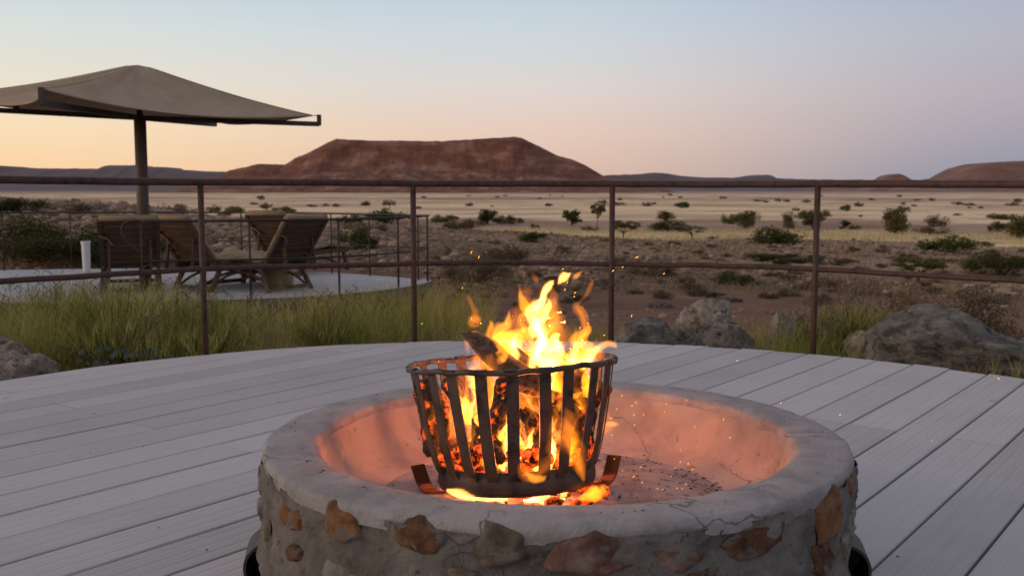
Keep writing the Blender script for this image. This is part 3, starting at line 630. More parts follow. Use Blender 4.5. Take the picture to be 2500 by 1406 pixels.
# ------------------------------------------------------------------ flames: glowing gas inside closed shapes
def flamemat(name, colr, s):
    m = bpy.data.materials.new(name); m.use_nodes = True; t = m.node_tree; t.nodes.clear()
    o = nd(t, 'ShaderNodeOutputMaterial'); e = nd(t, 'ShaderNodeEmission', inp={0: (*colr, 1), 1: s}); t.links.new(e.outputs[0], o.inputs['Volume'])
    return m
M_F = {'hot': flamemat('flame_hot', (1, .42, .075), 215), 'warm': flamemat('flame_warm', (1, .305, .014), 62), 'veil': flamemat('flame_veil', (1, .25, .009), 13), 'thin': flamemat('flame_thin', (1, .22, .012), 7)}
fire = thing('fire', 'bright yellow white flames leaping from the iron basket', 'fire', (BC[0], BC[1], BZ))
FO = np.array([BC[0], BC[1], BZ])
def flame(pts, dy=0, kind='warm', seed=0, flat=.7, rag=.32, n=38, k=24, ws=1.3):
    """pts: (photo x, photo y, half width px); real shape with its own depth at the basket"""
    P = catmull(pts, n); S = np.linspace(0, 1, n)
    yy = YB+dy+.03*vnoise(np.stack([S*2.5, S*0+seed*3.3, S*0+1], -1), 7)
    C = np.array([on_plane_y(x, y, q) for (x, y, _), q in zip(P, yy)]); rw = np.maximum(P[:, 2]*ws, .5)*yy/F
    Q = np.linspace(0, 2*math.pi, k, endpoint=False); SS, QQ = np.meshgrid(S, Q, indexing='ij')
    nz = fbm(np.stack([np.cos(QQ)*1.9+seed*5, np.sin(QQ)*1.9, SS*5.0], -1), 4, 3)*2
    rr = rw[:, None]*(1+rag*nz)
    rw = np.minimum(rw, .30*np.linalg.norm(np.diff(C, axis=0), axis=1).sum()); rr = rw[:, None]*(1+rag*nz)
    T = np.gradient(C, axis=0); T[:, 1] = 0; T /= np.linalg.norm(T, axis=1)[:, None]+1e-9
    side = np.stack([T[:, 2], T[:, 1]*0, -T[:, 0]], -1)          # across the tongue, in the plane of its bend
    V = C[:, None, :]+side[:, None, :]*(rr*np.cos(QQ))[..., None]+np.array([0, 1., 0])*(rr*flat*1.4*np.sign(np.sin(QQ))*(.84*np.abs(np.sin(QQ))**2.3+.16*np.abs(np.sin(QQ))))[..., None]
    V = V.reshape(-1, 3)
    F_ = [(j*k+i, j*k+(i+1) % k, (j+1)*k+(i+1) % k, (j+1)*k+i) for j in range(n-1) for i in range(k)]+[tuple(range(k))[::-1], tuple((n-1)*k+i for i in range(k))]
    link('flame', mesh('flame', np.array(V)-FO, F_, M_F[kind], True), fire)
Z = lambda x, y, wd: (1080+x/4.135, 580+y/4.135, wd/4.135)
def zf(*p): return [Z(*q) for q in p]
# the tall middle: a broad glow with many brighter strands inside it
flame(zf((960, 1330, 190), (950, 1180, 190), (980, 1060, 140), (970, 960, 100), (935, 860, 110), (935, 770, 110), (980, 690, 90), (1010, 620, 50), (1035, 545, 50), (1085, 470, 50), (1125, 432, 8)), .01, 'veil', 1, .30, .45, 50, 26)
for i_, (pts_, k_) in enumerate([
    (((900, 1320, 40), (930, 1200, 46), (990, 1090, 40), (985, 990, 34), (950, 900, 40), (900, 820, 44), (870, 760, 34), (930, 700, 40), (1000, 650, 36), (1020, 580, 26), (1050, 510, 32), (1100, 455, 26), (1130, 430, 4)), 'hot'),
    (((1060, 1330, 44), (1040, 1220, 50), (1060, 1120, 46), (1020, 1020, 44), (970, 930, 40), (960, 850, 34), (1000, 770, 40), (1060, 700, 36), (1080, 650, 20), (1060, 610, 4)), 'hot'),
    (((980, 1310, 60), (960, 1180, 56), (1000, 1060, 60), (1010, 980, 44), (980, 900, 50), (930, 800, 36), (960, 720, 44), (1010, 640, 36), (1030, 560, 30), (1080, 490, 30), (1105, 440, 4)), 'hot'),
    (((800, 1310, 44), (820, 1190, 40), (790, 1080, 30), (840, 990, 34), (810, 900, 26), (790, 820, 30), (850, 750, 26), (910, 680, 18), (925, 600, 3)), 'warm'),
    (((1110, 1320, 60), (1120, 1200, 44), (1170, 1120, 40), (1120, 1040, 40), (1160, 990, 30), (1195, 980, 6)), 'hot'),
    (((1140, 1310, 44), (1190, 1180, 36), (1160, 1090, 28), (1215, 1050, 6)), 'hot'),
    (((700, 1330, 50), (740, 1200, 44), (700, 1090, 34), (740, 1010, 26), (720, 960, 4)), 'hot'),
    (((880, 1330, 60), (860, 1180, 50), (900, 1080, 36), (870, 1000, 26), (850, 940, 4)), 'warm'),
    (((640, 1340, 40), (620, 1230, 36), (660, 1150, 30), (640, 1080, 4)), 'warm'),
    (((1000, 1060, 36), (1060, 960, 30), (1110, 900, 22), (1090, 840, 4)), 'warm'),
    (((940, 1000, 40), (900, 930, 34), (930, 860, 34), (1000, 830, 34), (1050, 780, 26), (1040, 720, 4)), 'hot'),
    (((1240, 1330, 50), (1250, 1220, 40), (1210, 1140, 30), (1240, 1060, 4)), 'warm')]):
    flame(zf(*pts_), (-.05, .03, -.02, .05, -.04, .02, .0, .06, -.03, .03, -.03, .05)[i_], k_, 300+i_, .6, .6, 50, 26, 1.12)
flame(zf((880, 780, 30), (840, 700, 45), (800, 610, 30), (778, 500, 5)), .01, 'warm', 5, .6, .2)
flame(zf((820, 640, 18), (850, 580, 45), (850, 530, 50), (830, 510, 10)), .03, 'veil', 6, .25)
flame(zf((1050, 980, 40), (1110, 900, 60), (1125, 780, 48), (1125, 670, 36), (1130, 590, 5)), .05, 'veil', 7, .9)
flame(zf((1060, 820, 40), (1085, 740, 40), (1090, 650, 20), (1085, 590, 4)), .04, 'veil', 8, .8)
flame(zf((1165, 475, 4), (1190, 440, 24), (1215, 410, 36), (1245, 388, 34), (1275, 370, 18), (1300, 352, 3)), .0, 'hot', 9, .6, .35)
flame(zf((1170, 480, 3), (1200, 448, 30), (1240, 415, 34), (1285, 385, 16), (1302, 370, 2)), .01, 'veil', 8, .8, .35)
flame(zf((1195, 390, 22), (1210, 345, 14), (1215, 310, 3)), .01, 'veil', 10)
flame(zf((1308, 425, 4), (1345, 395, 24), (1385, 362, 16), (1418, 338, 3)), .0, 'warm', 11, .6, .12)
flame(zf((820, 405, 4), (825, 370, 15), (822, 330, 4)), .02, 'veil', 12)
flame(zf((900, 365, 6), (930, 400, 26), (955, 440, 20), (968, 462, 4)), .03, 'thin', 13, 1.6)
# right wisps
flame(zf((1330, 1130, 28), (1420, 1030, 40), (1445, 900, 34), (1420, 780, 44), (1360, 700, 46), (1385, 650, 12), (1450, 580, 18), (1495, 490, 22), (1510, 440, 16), (1490, 398, 3)), .0, 'veil', 14, 1.0, .3)
flame(zf((1440, 1010, 16), (1430, 880, 18), (1400, 770, 22), (1350, 700, 10)), .0, 'veil', 15, 1.2)
flame(zf((1290, 1050, 30), (1335, 980, 26), (1350, 920, 12), (1352, 885, 3)), .02, 'veil', 16, 1.2)
flame(zf((1320, 1320, 50), (1325, 1200, 40), (1345, 1110, 26), (1335, 1040, 4)), -.03, 'hot', 17, .5, .2)
flame(zf((1300, 1330, 60), (1400, 1240, 50), (1500, 1170, 42), (1600, 1100, 34), (1680, 1070, 30), (1740, 1085, 22), (1755, 1125, 5)), -.02, 'warm', 18, .7, .2)
flame(zf((1380, 1290, 60), (1480, 1200, 40), (1560, 1130, 20), (1600, 1090, 4)), -.05, 'hot', 19, .5, .25)
flame(zf((1460, 1160, 22), (1450, 1060, 26), (1440, 1000, 6)), .02, 'veil', 20)
# left wisps
flame(zf((270, 1180, 14), (250, 1090, 26), (290, 1010, 50), (330, 975, 40), (375, 960, 6)), .0, 'thin', 22, 2.0, .3)
flame(zf((250, 850, 14), (300, 860, 46), (345, 830, 46), (360, 880, 22), (392, 890, 4)), .0, 'thin', 23, 2.0, .3)
flame(zf((300, 850, 44), (330, 770, 36), (300, 690, 22), (270, 610, 18), (252, 568, 3)), .02, 'thin', 24, 1.8, .3)
flame(zf((560, 1120, 60), (480, 1040, 34), (460, 970, 18), (490, 900, 22), (492, 860, 18), (468, 838, 4)), -.03, 'warm', 25, .6, .18)
flame(zf((430, 1080, 20), (440, 1010, 30), (500, 900, 26), (500, 850, 6)), -.01, 'thin', 26, 1.4)
flame(zf((560, 1060, 70), (620, 980, 60), (680, 890, 34), (730, 800, 20), (745, 715, 3)), .02, 'veil', 27, 1.1)
flame(zf((600, 970, 22), (600, 910, 18), (600, 885, 4)), .03, 'veil', 28, 1.4)
flame(zf((520, 1120, 40), (520, 1050, 40), (600, 990, 36), (700, 965, 30), (790, 950, 30), (840, 920, 26), (850, 890, 6)), .0, 'warm', 29, .8, .3)
flame(zf((620, 1150, 90), (660, 1060, 80), (740, 1020, 60), (800, 980, 26)), .04, 'warm', 30, .7, .3)
flame(zf((740, 1300, 60), (735, 1150, 50), (725, 1040, 36), (730, 990, 5)), -.01, 'hot', 31, .5, .25)
flame(zf((560, 1180, 40), (640, 1230, 36), (690, 1215, 6)), -.07, 'warm', 32, .5)
flame(zf((700, 1150, 36), (720, 1220, 50), (770, 1290, 50), (860, 1310, 30)), -.07, 'veil', 33, .8)
for i_, q_ in enumerate([((1150, 905, 12), (1190, 870, 20), (1205, 830, 13), (1196, 800, 8), (1198, 782, 2)), ((1200, 900, 20), (1228, 850, 22), (1215, 815, 14), (1238, 790, 8), (1243, 760, 2)), ((1250, 880, 22), (1262, 820, 20), (1250, 780, 14), (1270, 745, 8), (1268, 712, 2)),
        ((1400, 890, 22), (1424, 858, 22), (1412, 830, 14), (1434, 806, 8), (1436, 788, 2)), ((1440, 895, 18), (1455, 866, 16), (1448, 846, 10), (1462, 828, 2)), ((1360, 880, 24), (1372, 830, 22), (1352, 790, 16), (1362, 755, 10), (1350, 728, 2)), ((1330, 850, 20), (1345, 800, 24), (1338, 760, 20), (1352, 725, 10), (1345, 700, 2)), ((1290, 860, 22), (1278, 800, 22), (1290, 755, 20), (1276, 720, 10), (1284, 690, 2)), ((1180, 900, 14), (1168, 870, 14), (1176, 846, 8), (1166, 826, 2))]):
    flame(q_, (.05, -.04, .06, -.05, .05, .07, -.06, .06, -.08)[i_], ('veil', 'warm', 'thin', 'warm', 'veil', 'thin', 'veil', 'thin', 'veil')[i_], 400+i_, .7, .5, 40, 24)
# the mass at the rim and inside the basket
rf = random.Random(12)
for i in range(30):
    x = 1060+i*13+rf.uniform(-10, 10); y0 = rf.uniform(930, 1010); hgt = rf.uniform(60, 130)*(1.2 if 1180 < x < 1400 else .7); wd = rf.uniform(10, 26); le = rf.uniform(-22, 22)
    if x < 1150: y0 += 60; hgt *= .8
    flame([(x, y0, wd*.7), (x+le*.3, y0-hgt*.35, wd), (x-le*.4, y0-hgt*.7, wd*.55), (x+le, y0-hgt, 1)], rf.uniform(-.09, .11), rf.choice(['warm', 'warm', 'veil', 'veil']), 40+i, .7, .4, 20, 18)
for i in range(130):
    x = rf.uniform(1090, 1440); y0 = rf.uniform(1000, 1165); t_ = (y0-900)/250; x = 1258+(x-1258)*(1-.28*t_); hgt = rf.uniform(40, 120); wd = rf.uniform(3.5, 11); le = rf.uniform(-26, 26)
    flame([(x, y0, wd*.5), (x+le*.5, y0-hgt*.3, wd), (x-le*.5, y0-hgt*.65, wd*.6), (x+le, y0-hgt, 1)], rf.uniform(-.135, .08), rf.choice(['hot', 'warm', 'warm', 'veil', 'veil']), 90+i, .7, .4, 20, 18)
# in front of the bars
flame([(1424, 1176, 3), (1414, 1135, 12), (1404, 1095, 20), (1384, 1055, 22), (1390, 1020, 14), (1378, 992, 2)], -.225, 'thin', 201, 1.0, .6, 50, 26)
flame([(1400, 1120, 3), (1380, 1085, 14), (1352, 1055, 16), (1362, 1020, 10), (1350, 995, 2)], -.22, 'thin', 212, .8, .6, 50, 26)
flame([(1426, 1172, 4), (1416, 1140, 12), (1402, 1100, 12), (1392, 1060, 16), (1380, 1020, 3)], -.23, 'veil', 202, 1.0, .3)
flame([(1340, 1152, 2), (1350, 1120, 8), (1342, 1090, 10), (1352, 1060, 2)], -.22, 'thin', 203, .9, .5)
flame([(1282, 1150, 3), (1300, 1166, 9), (1322, 1168, 8), (1334, 1160, 2)], -.215, 'warm', 204, .6, .2)
flame([(1268, 1130, 4), (1285, 1155, 16), (1310, 1150, 14), (1345, 1120, 10), (1350, 1090, 3)], -.205, 'thin', 205, 1.3)
# under the band and on the ash
flame([(1090, 1196, 3), (1120, 1204, 9), (1180, 1211, 10), (1240, 1213, 8), (1262, 1212, 2)], -.12, 'hot', 206, .8, .3)
flame([(1318, 1222, 6), (1322, 1208, 10), (1345, 1198, 7), (1366, 1190, 2)], -.13, 'warm', 207, .8)
flame([(1372, 1218, 5), (1374, 1204, 8), (1384, 1192, 6), (1388, 1180, 2)], -.12, 'hot', 208, .7)
flame([(1412, 1218, 3), (1430, 1213, 11), (1452, 1205, 17), (1470, 1192, 10), (1462, 1184, 2)], -.10, 'warm', 209, .6, .18)
flame([(1478, 1036, 2), (1490, 1035, 6), (1502, 1035, 5), (1512, 1034, 1)], -.02, 'warm', 210, .7, .2)
flame([(1470, 1060, 4), (1480, 1040, 16), (1478, 1015, 12), (1486, 1000, 2)], .0, 'thin', 211, 1.0, .3)
# light the flames give
def fire_light(x, y, dy, e, r):
    d = bpy.data.lights.new('fire_glow', 'POINT'); d.energy = e; d.color = (1, .25, .085); d.shadow_soft_size = r
    o = bpy.data.objects.new('fire_glow', d); col.objects.link(o); o.parent = fire; o.location = tuple(pxp(x, y, dy)-FO)
fire_light(1265, 1060, 0, 72, .165); fire_light(1265, 1110, -.01, 52, .15); fire_light(1290, 1208, -.05, 1.8, .016); fire_light(1275, 900, .01, 1.2, .10)

# ------------------------------------------------------------------ sparks
M_SPARK = bpy.data.materials.new('spark'); M_SPARK.use_nodes = True
_b = M_SPARK.node_tree.nodes['Principled BSDF']; _b.inputs['Base Color'].default_value = (.05, .02, .01, 1); _b.inputs['Emission Color'].default_value = (1, .42, .06, 1); _b.inputs['Emission Strength'].default_value = 2.2
def sparks():
    S = [(1151, 616, 3, 7, .1), (1169, 628, 2, 7, .1), (1555, 628, 7, 3, .1), (1497, 661, 5, 4, .1), (1129, 703, 2, 4, 0), (1379, 707, 2, 5, 0), (1404, 715, 4, 4, 0), (1402, 724, 4, 1, 0), (1542, 771, 2, 5, .1), (1475, 818, 4, 2, 0), (1520, 652, 4, 1, .1), (1621, 668, 3, 3, .1), (1385, 690, 2, 4, 0), (1235, 790, 2, 4, 0), (1416, 800, 2, 5, 0),
         (1800, 880, 3, 2, .2), (2438, 924, 6, -3, .6), (1906, 983, 2, 3, .3), (2051, 1012, 4, 2, .4), (2275, 1076, 2, 1, .4),
         (1518, 965, 2, 3, .1), (1552, 982, 3, 3, .1), (1543, 990, 3, 2, .1), (1506, 998, 4, 1, .05), (1548, 1012, 4, 1, .1), (1571, 1011, 1, 4, .1), (1627, 986, 3, 1, .1), (1622, 1005, 2, 2, .1), (1676, 976, 3, -2, .2), (1766, 1023, 1, 5, .2), (1696, 1041, 2, 3, .2), (1782, 1068, 5, 0, .2), (1549, 1037, 4, 2, .05), (1661, 1098, 2, 2, .1), (1494, 1062, 3, 1, 0), (1500, 1120, 2, -2, 0), (1564, 1140, 5, 2, 0), (1649, 1142, 1, 3, .1), (1680, 1131, 1, 5, .1), (1661, 1127, 3, 2, .1), (1819, 1126, 5, 4, .2), (1547, 1163, 4, 4, 0), (1568, 1177, 4, 1, 0), (1638, 1163, 2, 1, 0), (1520, 1149, 2, 1, 0), (1675, 1181, 3, 3, .05), (1665, 1193, 1, 3, .0), (1618, 1194, 3, 1, 0), (1605, 1192, 3, -2, 0), (1653, 1191, 4, 0, 0), (1691, 1145, 5, 2, .1), (1530, 1212, 3, -3, 0), (1030, 790, 2, 2, .1), (1160, 845, 2, 3, 0), (1071, 882, 2, 2, -.1), (1142, 885, 1, 3, 0)]
    for x, y, dx, dyp, dy in S:
        a = pxp(x-dx*.55, y+dyp*.55, dy); b = pxp(x+dx*.55, y-dyp*.55, dy)
        c = (a+b)/2; r = .0008
        p = [a-c, (a-c)*.4, (b-c)*.4, b-c]
        o = MB().tube(p, [r*.3, r, r, r*.3], 6).build('spark', M_SPARK, None, True, c)
        if y < 860: tag(o, 'tiny orange spark flying above the fire basket', 'spark', 'sparks above the fire')
        elif x > 1790: tag(o, 'tiny orange spark drifting over the deck boards', 'spark', 'sparks over the deck')
        elif x < 1200: tag(o, 'tiny orange spark by the rim beside the jagged log', 'spark', 'sparks by the basket rim')
        else: tag(o, 'tiny orange spark drifting inside the fire pit bowl', 'spark', 'sparks in the fire pit')
sparks()

# ================================================================== far deck, its railing, shade and loungers
HZ = -.43*U
M_DECK2 = mat('pale_far_boards', (.36, .345, .35), (.42, .405, .41), scale=3, rough=.75, coord='World')
FD = [(-10.6, 17.4), (-10.9, 15.6), (-10.2, 14.1), (-8.8, 13.15), (-7.2, 12.78), (-5.6, 12.75), (-4.6, 12.92), (-3.97, 13.06), (-3.5, 13.2), (-2.96, 13.42), (-2.45, 13.78), (-1.95, 14.3), (-1.60, 14.85), (-1.36, 15.45), (-1.27, 15.92), (-1.36, 16.08), (-2.38, 16.94), (-3.11, 17.5), (-4.4, 18.3), (-6.2, 18.5), (-8.13, 18.3), (-9.4, 18.0)]
def far_deck():
    ring = np.array(FD)*U; ring = np.concatenate([catmull(ring[:15], 40), ring[15:]]); n = len(ring); ctr = ring.mean(0)
    V = []
    for z, k in ((HZ, 1), (HZ-.13, 1)):
        V += [(x, y, z) for x, y in ring]
    b = MB(); b.add(V, [tuple(range(n))]+[(i, n+i, n+(i+1) % n, (i+1) % n) for i in range(n)]+[tuple(range(2*n-1, n-1, -1))])
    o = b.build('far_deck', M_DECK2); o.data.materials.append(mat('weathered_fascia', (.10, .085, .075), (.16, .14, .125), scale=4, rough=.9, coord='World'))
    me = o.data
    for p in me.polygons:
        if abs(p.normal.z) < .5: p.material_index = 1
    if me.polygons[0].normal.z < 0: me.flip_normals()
    tag(o, 'pale curved sun deck beyond the grass', 'deck', kind='structure')
    for (x, y) in ((-1.45, 15.9), (-2.2, 14.2), (-3.6, 13.5), (-5, 13.1), (-6.6, 13.1), (-8.3, 13.4), (-3.2, 17.2)):
        z0 = float(terrain(x*U, y*U))-.1
        MB().box((x*U, y*U, (HZ-.13+z0)/2), (.10, .10, HZ-.13-z0)).build('deck_post', M_UNDER, o)
far_deck()
def far_railing():
    t = thing('far_deck_railing', 'thin dark pipe railing round the far sun deck', 'railing', (-3*U, 13.4*U, HZ)); off = np.array([-3*U, 13.4*U, HZ])
    zt = 1.035*U; zm = .52*U
    front = catmull(np.array([(-4.79, 12.95), (-4.2, 13.02), (-3.5, 13.22), (-2.96, 13.44), (-2.45, 13.80), (-1.95, 14.32), (-1.60, 14.88), (-1.38, 15.46), (-1.32, 15.9)])*U, 40)
    back = np.array([(-1.32, 15.95), (-1.5, 15.98), (-2.38, 16.72), (-3.3, 17.4), (-4.4, 18.1), (-6.2, 18.3), (-8.1, 18.15), (-9.4, 17.8), (-10.4, 17.2), (-10.7, 15.7)])*U
    w3 = lambda P, z: [np.array([x, y, HZ+z])-off for x, y in P]
    MB().tube(w3(front, zt), .016, 8).build('top_rail', M_PIPE2, t, True)
    MB().tube(w3(back, zt), .013, 8).build('top_rail', M_PIPE2, t, True)
    MB().tube(w3(front, zm), .012, 8).build('middle_rail', M_PIPE2, t, True)
    MB().tube(w3(back, zm), .008, 8).build('middle_rail', M_PIPE2, t, True)
    for px in (343, 605, 818, 970, 1043):
        i = int(np.argmin([abs(1250+F*x/y-px) for x, y in front])); x, y = front[i]
        MB().tube(w3([(x, y)], -.05)+w3([(x, y)], zt), .0135, 8).build('post', M_PIPE2, t, True)
    for (x, y) in [(-1.5, 15.98), (-2.38, 16.72), (-3.12, 17.28), (-4.9, 18.13), (-6.0, 18.28), (-7.05, 18.24), (-8.0, 18.16), (-9.1, 17.9), (-10.4, 17.2)]:
        MB().tube(w3([(x*U, y*U)], -.05)+w3([(x*U, y*U)], zt), .011, 8).build('post', M_PIPE2, t, True)
    # looped end of the front rail
    x, y = front[0]
    lp = [(0, zt), (-.09, zt+.004), (-.165, zt-.012), (-.215, zt-.055), (-.225, zt-.11), (-.205, zt-.18), (-.13, zt-.27), (-.05, zt-.335), (0, zt-.37)]
    MB().tube(catmull([np.array([x+dx, y, HZ+z])-off for dx, z in lp], 26), .015, 8).build('rail_loop', M_PIPE2, t, True)
far_railing()

def shade():
    o = np.array([-5.51, 15.0])*U; hz = U+1.09*U
    t = thing('canvas_shade', 'large tan canvas shade on a single post over the sun deck', 'parasol', (o[0], o[1], HZ))
    B = lambda x, y, z: np.array([x*U, y*U, z])    # local to post, z in metres above far deck
    za = hz-HZ
    MB().tube([(0, 0, 0), (0, 0, za+.0)], .078, 20).build('post', mat('post_paint', (.075, .05, .038), (.12, .085, .065), scale=3, rough=.6), t, True)
    MB().lathe([(.0, .03), (.17, .03), (.17, 0), (0, 0)], 24).build('base_plate', M_STEEL, t)
    MB().tube([(0, 0, za-.05), (0, 0, za+.6)], .04, 12).build('mast', M_STEEL, t, True)
    arms = [B(2.52, .7, za-.06), B(.42, 2.35, za+.03), B(-.26, -2.55, za-.02), B(-2.5, -.9, za+.06)]
    for a in arms:
        d = a/np.linalg.norm(a[:2]); s = np.cross(d, (0, 0, 1)); s = s/np.linalg.norm(s)
        MB().bar([np.array([0, 0, za-.02]), a], [s*.028]*2, [np.array([0, 0, .032])]*2).build('arm', M_STEEL, t)
    corn = [arms[0]+np.array([-.09, -.02, .115]), arms[1]+np.array([0, -.05, .09]), arms[2]+np.array([.0, .03, .155]), arms[3]+np.array([.02, 0, .13])]
    for a, c in zip(arms, corn): MB().bar([a+np.array([0, 0, -.02]), np.array([a[0], a[1], c[2]+.015])], [np.array([.028, 0, 0])]*2, [np.array([0, .02, 0])]*2).build('end_bracket', M_STEEL, t)
    for px_, k in (((-1.30), 3),):
        a = arms[3]*.62; MB().box((a[0], a[1], za+.09), (.05, .05, .16)).build('end_bracket', M_STEEL, t)
    # canopy: four sagging panels
    apex = np.array([0, 0, za+.69]); order = [0, 1, 3, 2]; n = 26; V = []; Fs = []
    rows = 18
    ring_pts = []
    for q in range(4):
        c0, c1 = corn[order[q]], corn[order[(q+1) % 4]]
        for i in range(n):
            s = i/n; e = c0+(c1-c0)*s; mid_ = (c0+c1)/2
            pull = 4*s*(1-s)
            e = e+(-mid_*np.array([1, 1, 0]))*.17*pull+np.array([0, 0, -.12*pull]); ring_pts.append(e)
    ring_pts = np.array(ring_pts); m = len(ring_pts)
    for j in range(rows):
        tt = j/(rows-1)
        for i in range(m):
            s = (i % n)/n; pull = 4*s*(1-s); e = ring_pts[i]
            r = tt; zz = apex[2]+(e[2]-apex[2])*(1-(1-r)**1.06)-.085*math.sin(math.pi*r)*(.35+pull*.8)
            zz -= .0 if r > .12 else 0
            if r < .10: zz = zz-.022*(1-r/.10)**2
            x, y = e[0]*r, e[1]*r
            fold = .03*math.sin(i*.75+3*math.sin(i*.23))*math.sin(math.pi*min(1, r*1.1))*(1-.6*r)
            V.append((x, y, zz+fold))
    for j in range(rows-1):
        for i in range(m): Fs.append((j*m+i, j*m+(i+1) % m, (j+1)*m+(i+1) % m, (j+1)*m+i))
    me = mesh('canopy', V, Fs, M_CANVAS, True); c = link('canopy', me, t)
    md = c.modifiers.new('thick', 'SOLIDIFY'); md.thickness = .006
    for q in range(4):      # stitched ridge seams
        i0 = q*n; MB().tube([np.array(V[j*m+i0])+np.array([0, 0, .006]) for j in range(1, rows)], .007, 6).build('seam', M_CANVAS, c, True)
        i0 = q*n+n//2; MB().tube([np.array(V[j*m+i0])+np.array([0, 0, .004]) for j in range(2, rows)], .005, 6).build('seam', M_CANVAS, c, True)
    hem = MB(); hem.tube(np.concatenate([ring_pts, ring_pts[:1]]), .008, 6, False); hem.build('hem', M_CANVAS, c, True)
    for a, k in zip(arms, corn): MB().tube([k, np.array([a[0], a[1], k[2]])], .006, 6).build('strap', M_STEEL, t)
shade()

def lounger():
    t = thing('sun_lounger', 'x', 'sun lounger', (0, 0, 0), 0, 'wooden loungers on the far sun deck')
    W = .70; sh = .33; bl = .72; al = math.radians(53)
    for s in (-1, 1): MB().box((s*(W/2-.02), .66, sh), (.04, 1.42, .07)).build('side_rail', M_WOOD, t)
    for s in (-1, 1):
        MB().bar([(s*(W/2-.02), .10, sh-.02), (s*(W/2+.0), -.08, 0)], [np.array([.022, 0, 0])]*2, [np.array([0, .03, 0])]*2).build('leg', M_WOOD, t)
        MB().bar([(s*(W/2-.02), 1.22, sh-.02), (s*(W/2-.0), 1.30, 0)], [np.array([.022, 0, 0])]*2, [np.array([0, .03, 0])]*2).build('leg', M_WOOD, t)
        pts = catmull([np.array([s*(W/2-.05), y, z]) for y, z in ((-.08, .03), (.15, .16), (.42, .225), (.72, .22), (1.0, .15), (1.25, .04))], 16)
        MB().tube(pts, .018, 8).build('curved_brace', M_WOOD, t, True)
    MB().box((0, -.07, .05), (W-.02, .035, .05)).build('cross_bar', M_WOOD, t); MB().box((0, 1.28, .05), (W-.02, .035, .05)).build('cross_bar', M_WOOD, t)
    d = np.array([0, -math.cos(al), math.sin(al)]); nrm = np.array([0, -math.sin(al), -math.cos(al)])   # back of the backrest faces -y
    o0 = np.array([0, .02, sh+.02])
    for s in (-1, 1): MB().bar([o0+np.array([s*(W/2-.03), 0, 0]), o0+np.array([s*(W/2-.02), 0, 0])+d*(bl)], [np.array([.028, 0, 0])]*2, [nrm*.022]*2).build('back_stile', M_WOOD, t)
    for k in range(7):
        c = o0+d*(.07+k*.101); MB().bar([c-np.array([W/2-.055, 0, 0]), c+np.array([W/2-.055, 0, 0])], [d*.033]*2, [nrm*.011]*2).build('slat', M_WOOD, t)
    for k in range(11):
        MB().box((0, .12+k*.115, sh+.02), (W-.08, .085, .02)).build('slat', M_WOOD, t)
    for s in (-1, 1): MB().bar([o0+d*.42+np.array([s*.24, 0, 0]), np.array([s*.24, -.28, sh-.06])], [np.array([.016, 0, 0])]*2, [np.array([0, .016, 0])]*2).build('strut', M_WOOD, t)
    # mattress: one tufted pad over back and seat, with a roll at the knee
    path = [o0-nrm*.045+d*(bl+.03), o0-nrm*.05+d*.45, o0-nrm*.055+d*.2, np.array([0, .08, sh+.075]), np.array([0, .30, sh+.065]), np.array([0, .62, sh+.085]), np.array([0, .85, sh+.105]), np.array([0, 1.08, sh+.075]), np.array([0, 1.42, sh+.06])]
    path = catmull(path, 64); V = []; k = 12; m = len(path)
    for i, p in enumerate(path):
        tg = path[min(i+1, m-1)]-path[max(i-1, 0)]; tg /= np.linalg.norm(tg); up = np.cross(np.array([1., 0, 0]), tg); up /= np.linalg.norm(up)
        th = .042*(1-.30*abs(math.cos(math.pi*i/8))**8); hw = W/2-.01
        for q in range(k):
            a = 2*math.pi*q/k; ca, sa = math.cos(a), math.sin(a); V.append(p+np.array([hw*np.sign(ca)*abs(ca)**.35, 0, 0])+up*th*np.sign(sa)*abs(sa)**.6)
    Fs = [(i*k+q, i*k+(q+1) % k, (i+1)*k+(q+1) % k, (i+1)*k+q) for i in range(m-1) for q in range(k)]+[tuple(range(k))[::-1], tuple((m-1)*k+q for q in range(k))]
    link('mattress', mesh('mattress', V, Fs, M_CUSH, True), t)
    # pad roll folded over the head of the backrest and its tie
    MB().tube([o0+d*(bl+.015)-nrm*.02+np.array([x, 0, 0]) for x in (-W/2+.02, 0, W/2-.02)], .034, 10).build('pad_roll', M_CUSH, t, True)
    MB().tube(catmull([o0+d*.50+nrm*.02+np.array([-W/2+.0, 0, 0]), o0+d*.46+nrm*.04+np.array([-W/2+.10, 0, 0]), o0+d*.36+nrm*.05+np.array([-W/2+.16, 0, 0])], 8), .008, 6).build('tie', M_CUSH, t, True)
    return t
def place_loungers():
    proto = lounger()
    #  photo pixel of the head-end foot of the frame, turn (deg, foot of the lounger towards +y), label
    spots = [((322, 716), 20, 'wooden lounger whose backrest shows beside the looped rail end'),
             ((482, 710), -32, 'wooden lounger seen from behind next to the shade post'),
             ((690, 672), -22, 'wooden lounger at the back of the sun deck by the far railing'),
             ((700, 709), 54, 'wooden lounger turned across the front edge of the sun deck')]
    for i, ((px, py), a, lab) in enumerate(spots):
        o = proto if i == 0 else copy_tree(proto)
        p = on_z(px, py, HZ); o.location = (p[0], p[1], HZ); o.rotation_euler = (0, 0, math.radians(a)); o['label'] = lab
place_loungers()
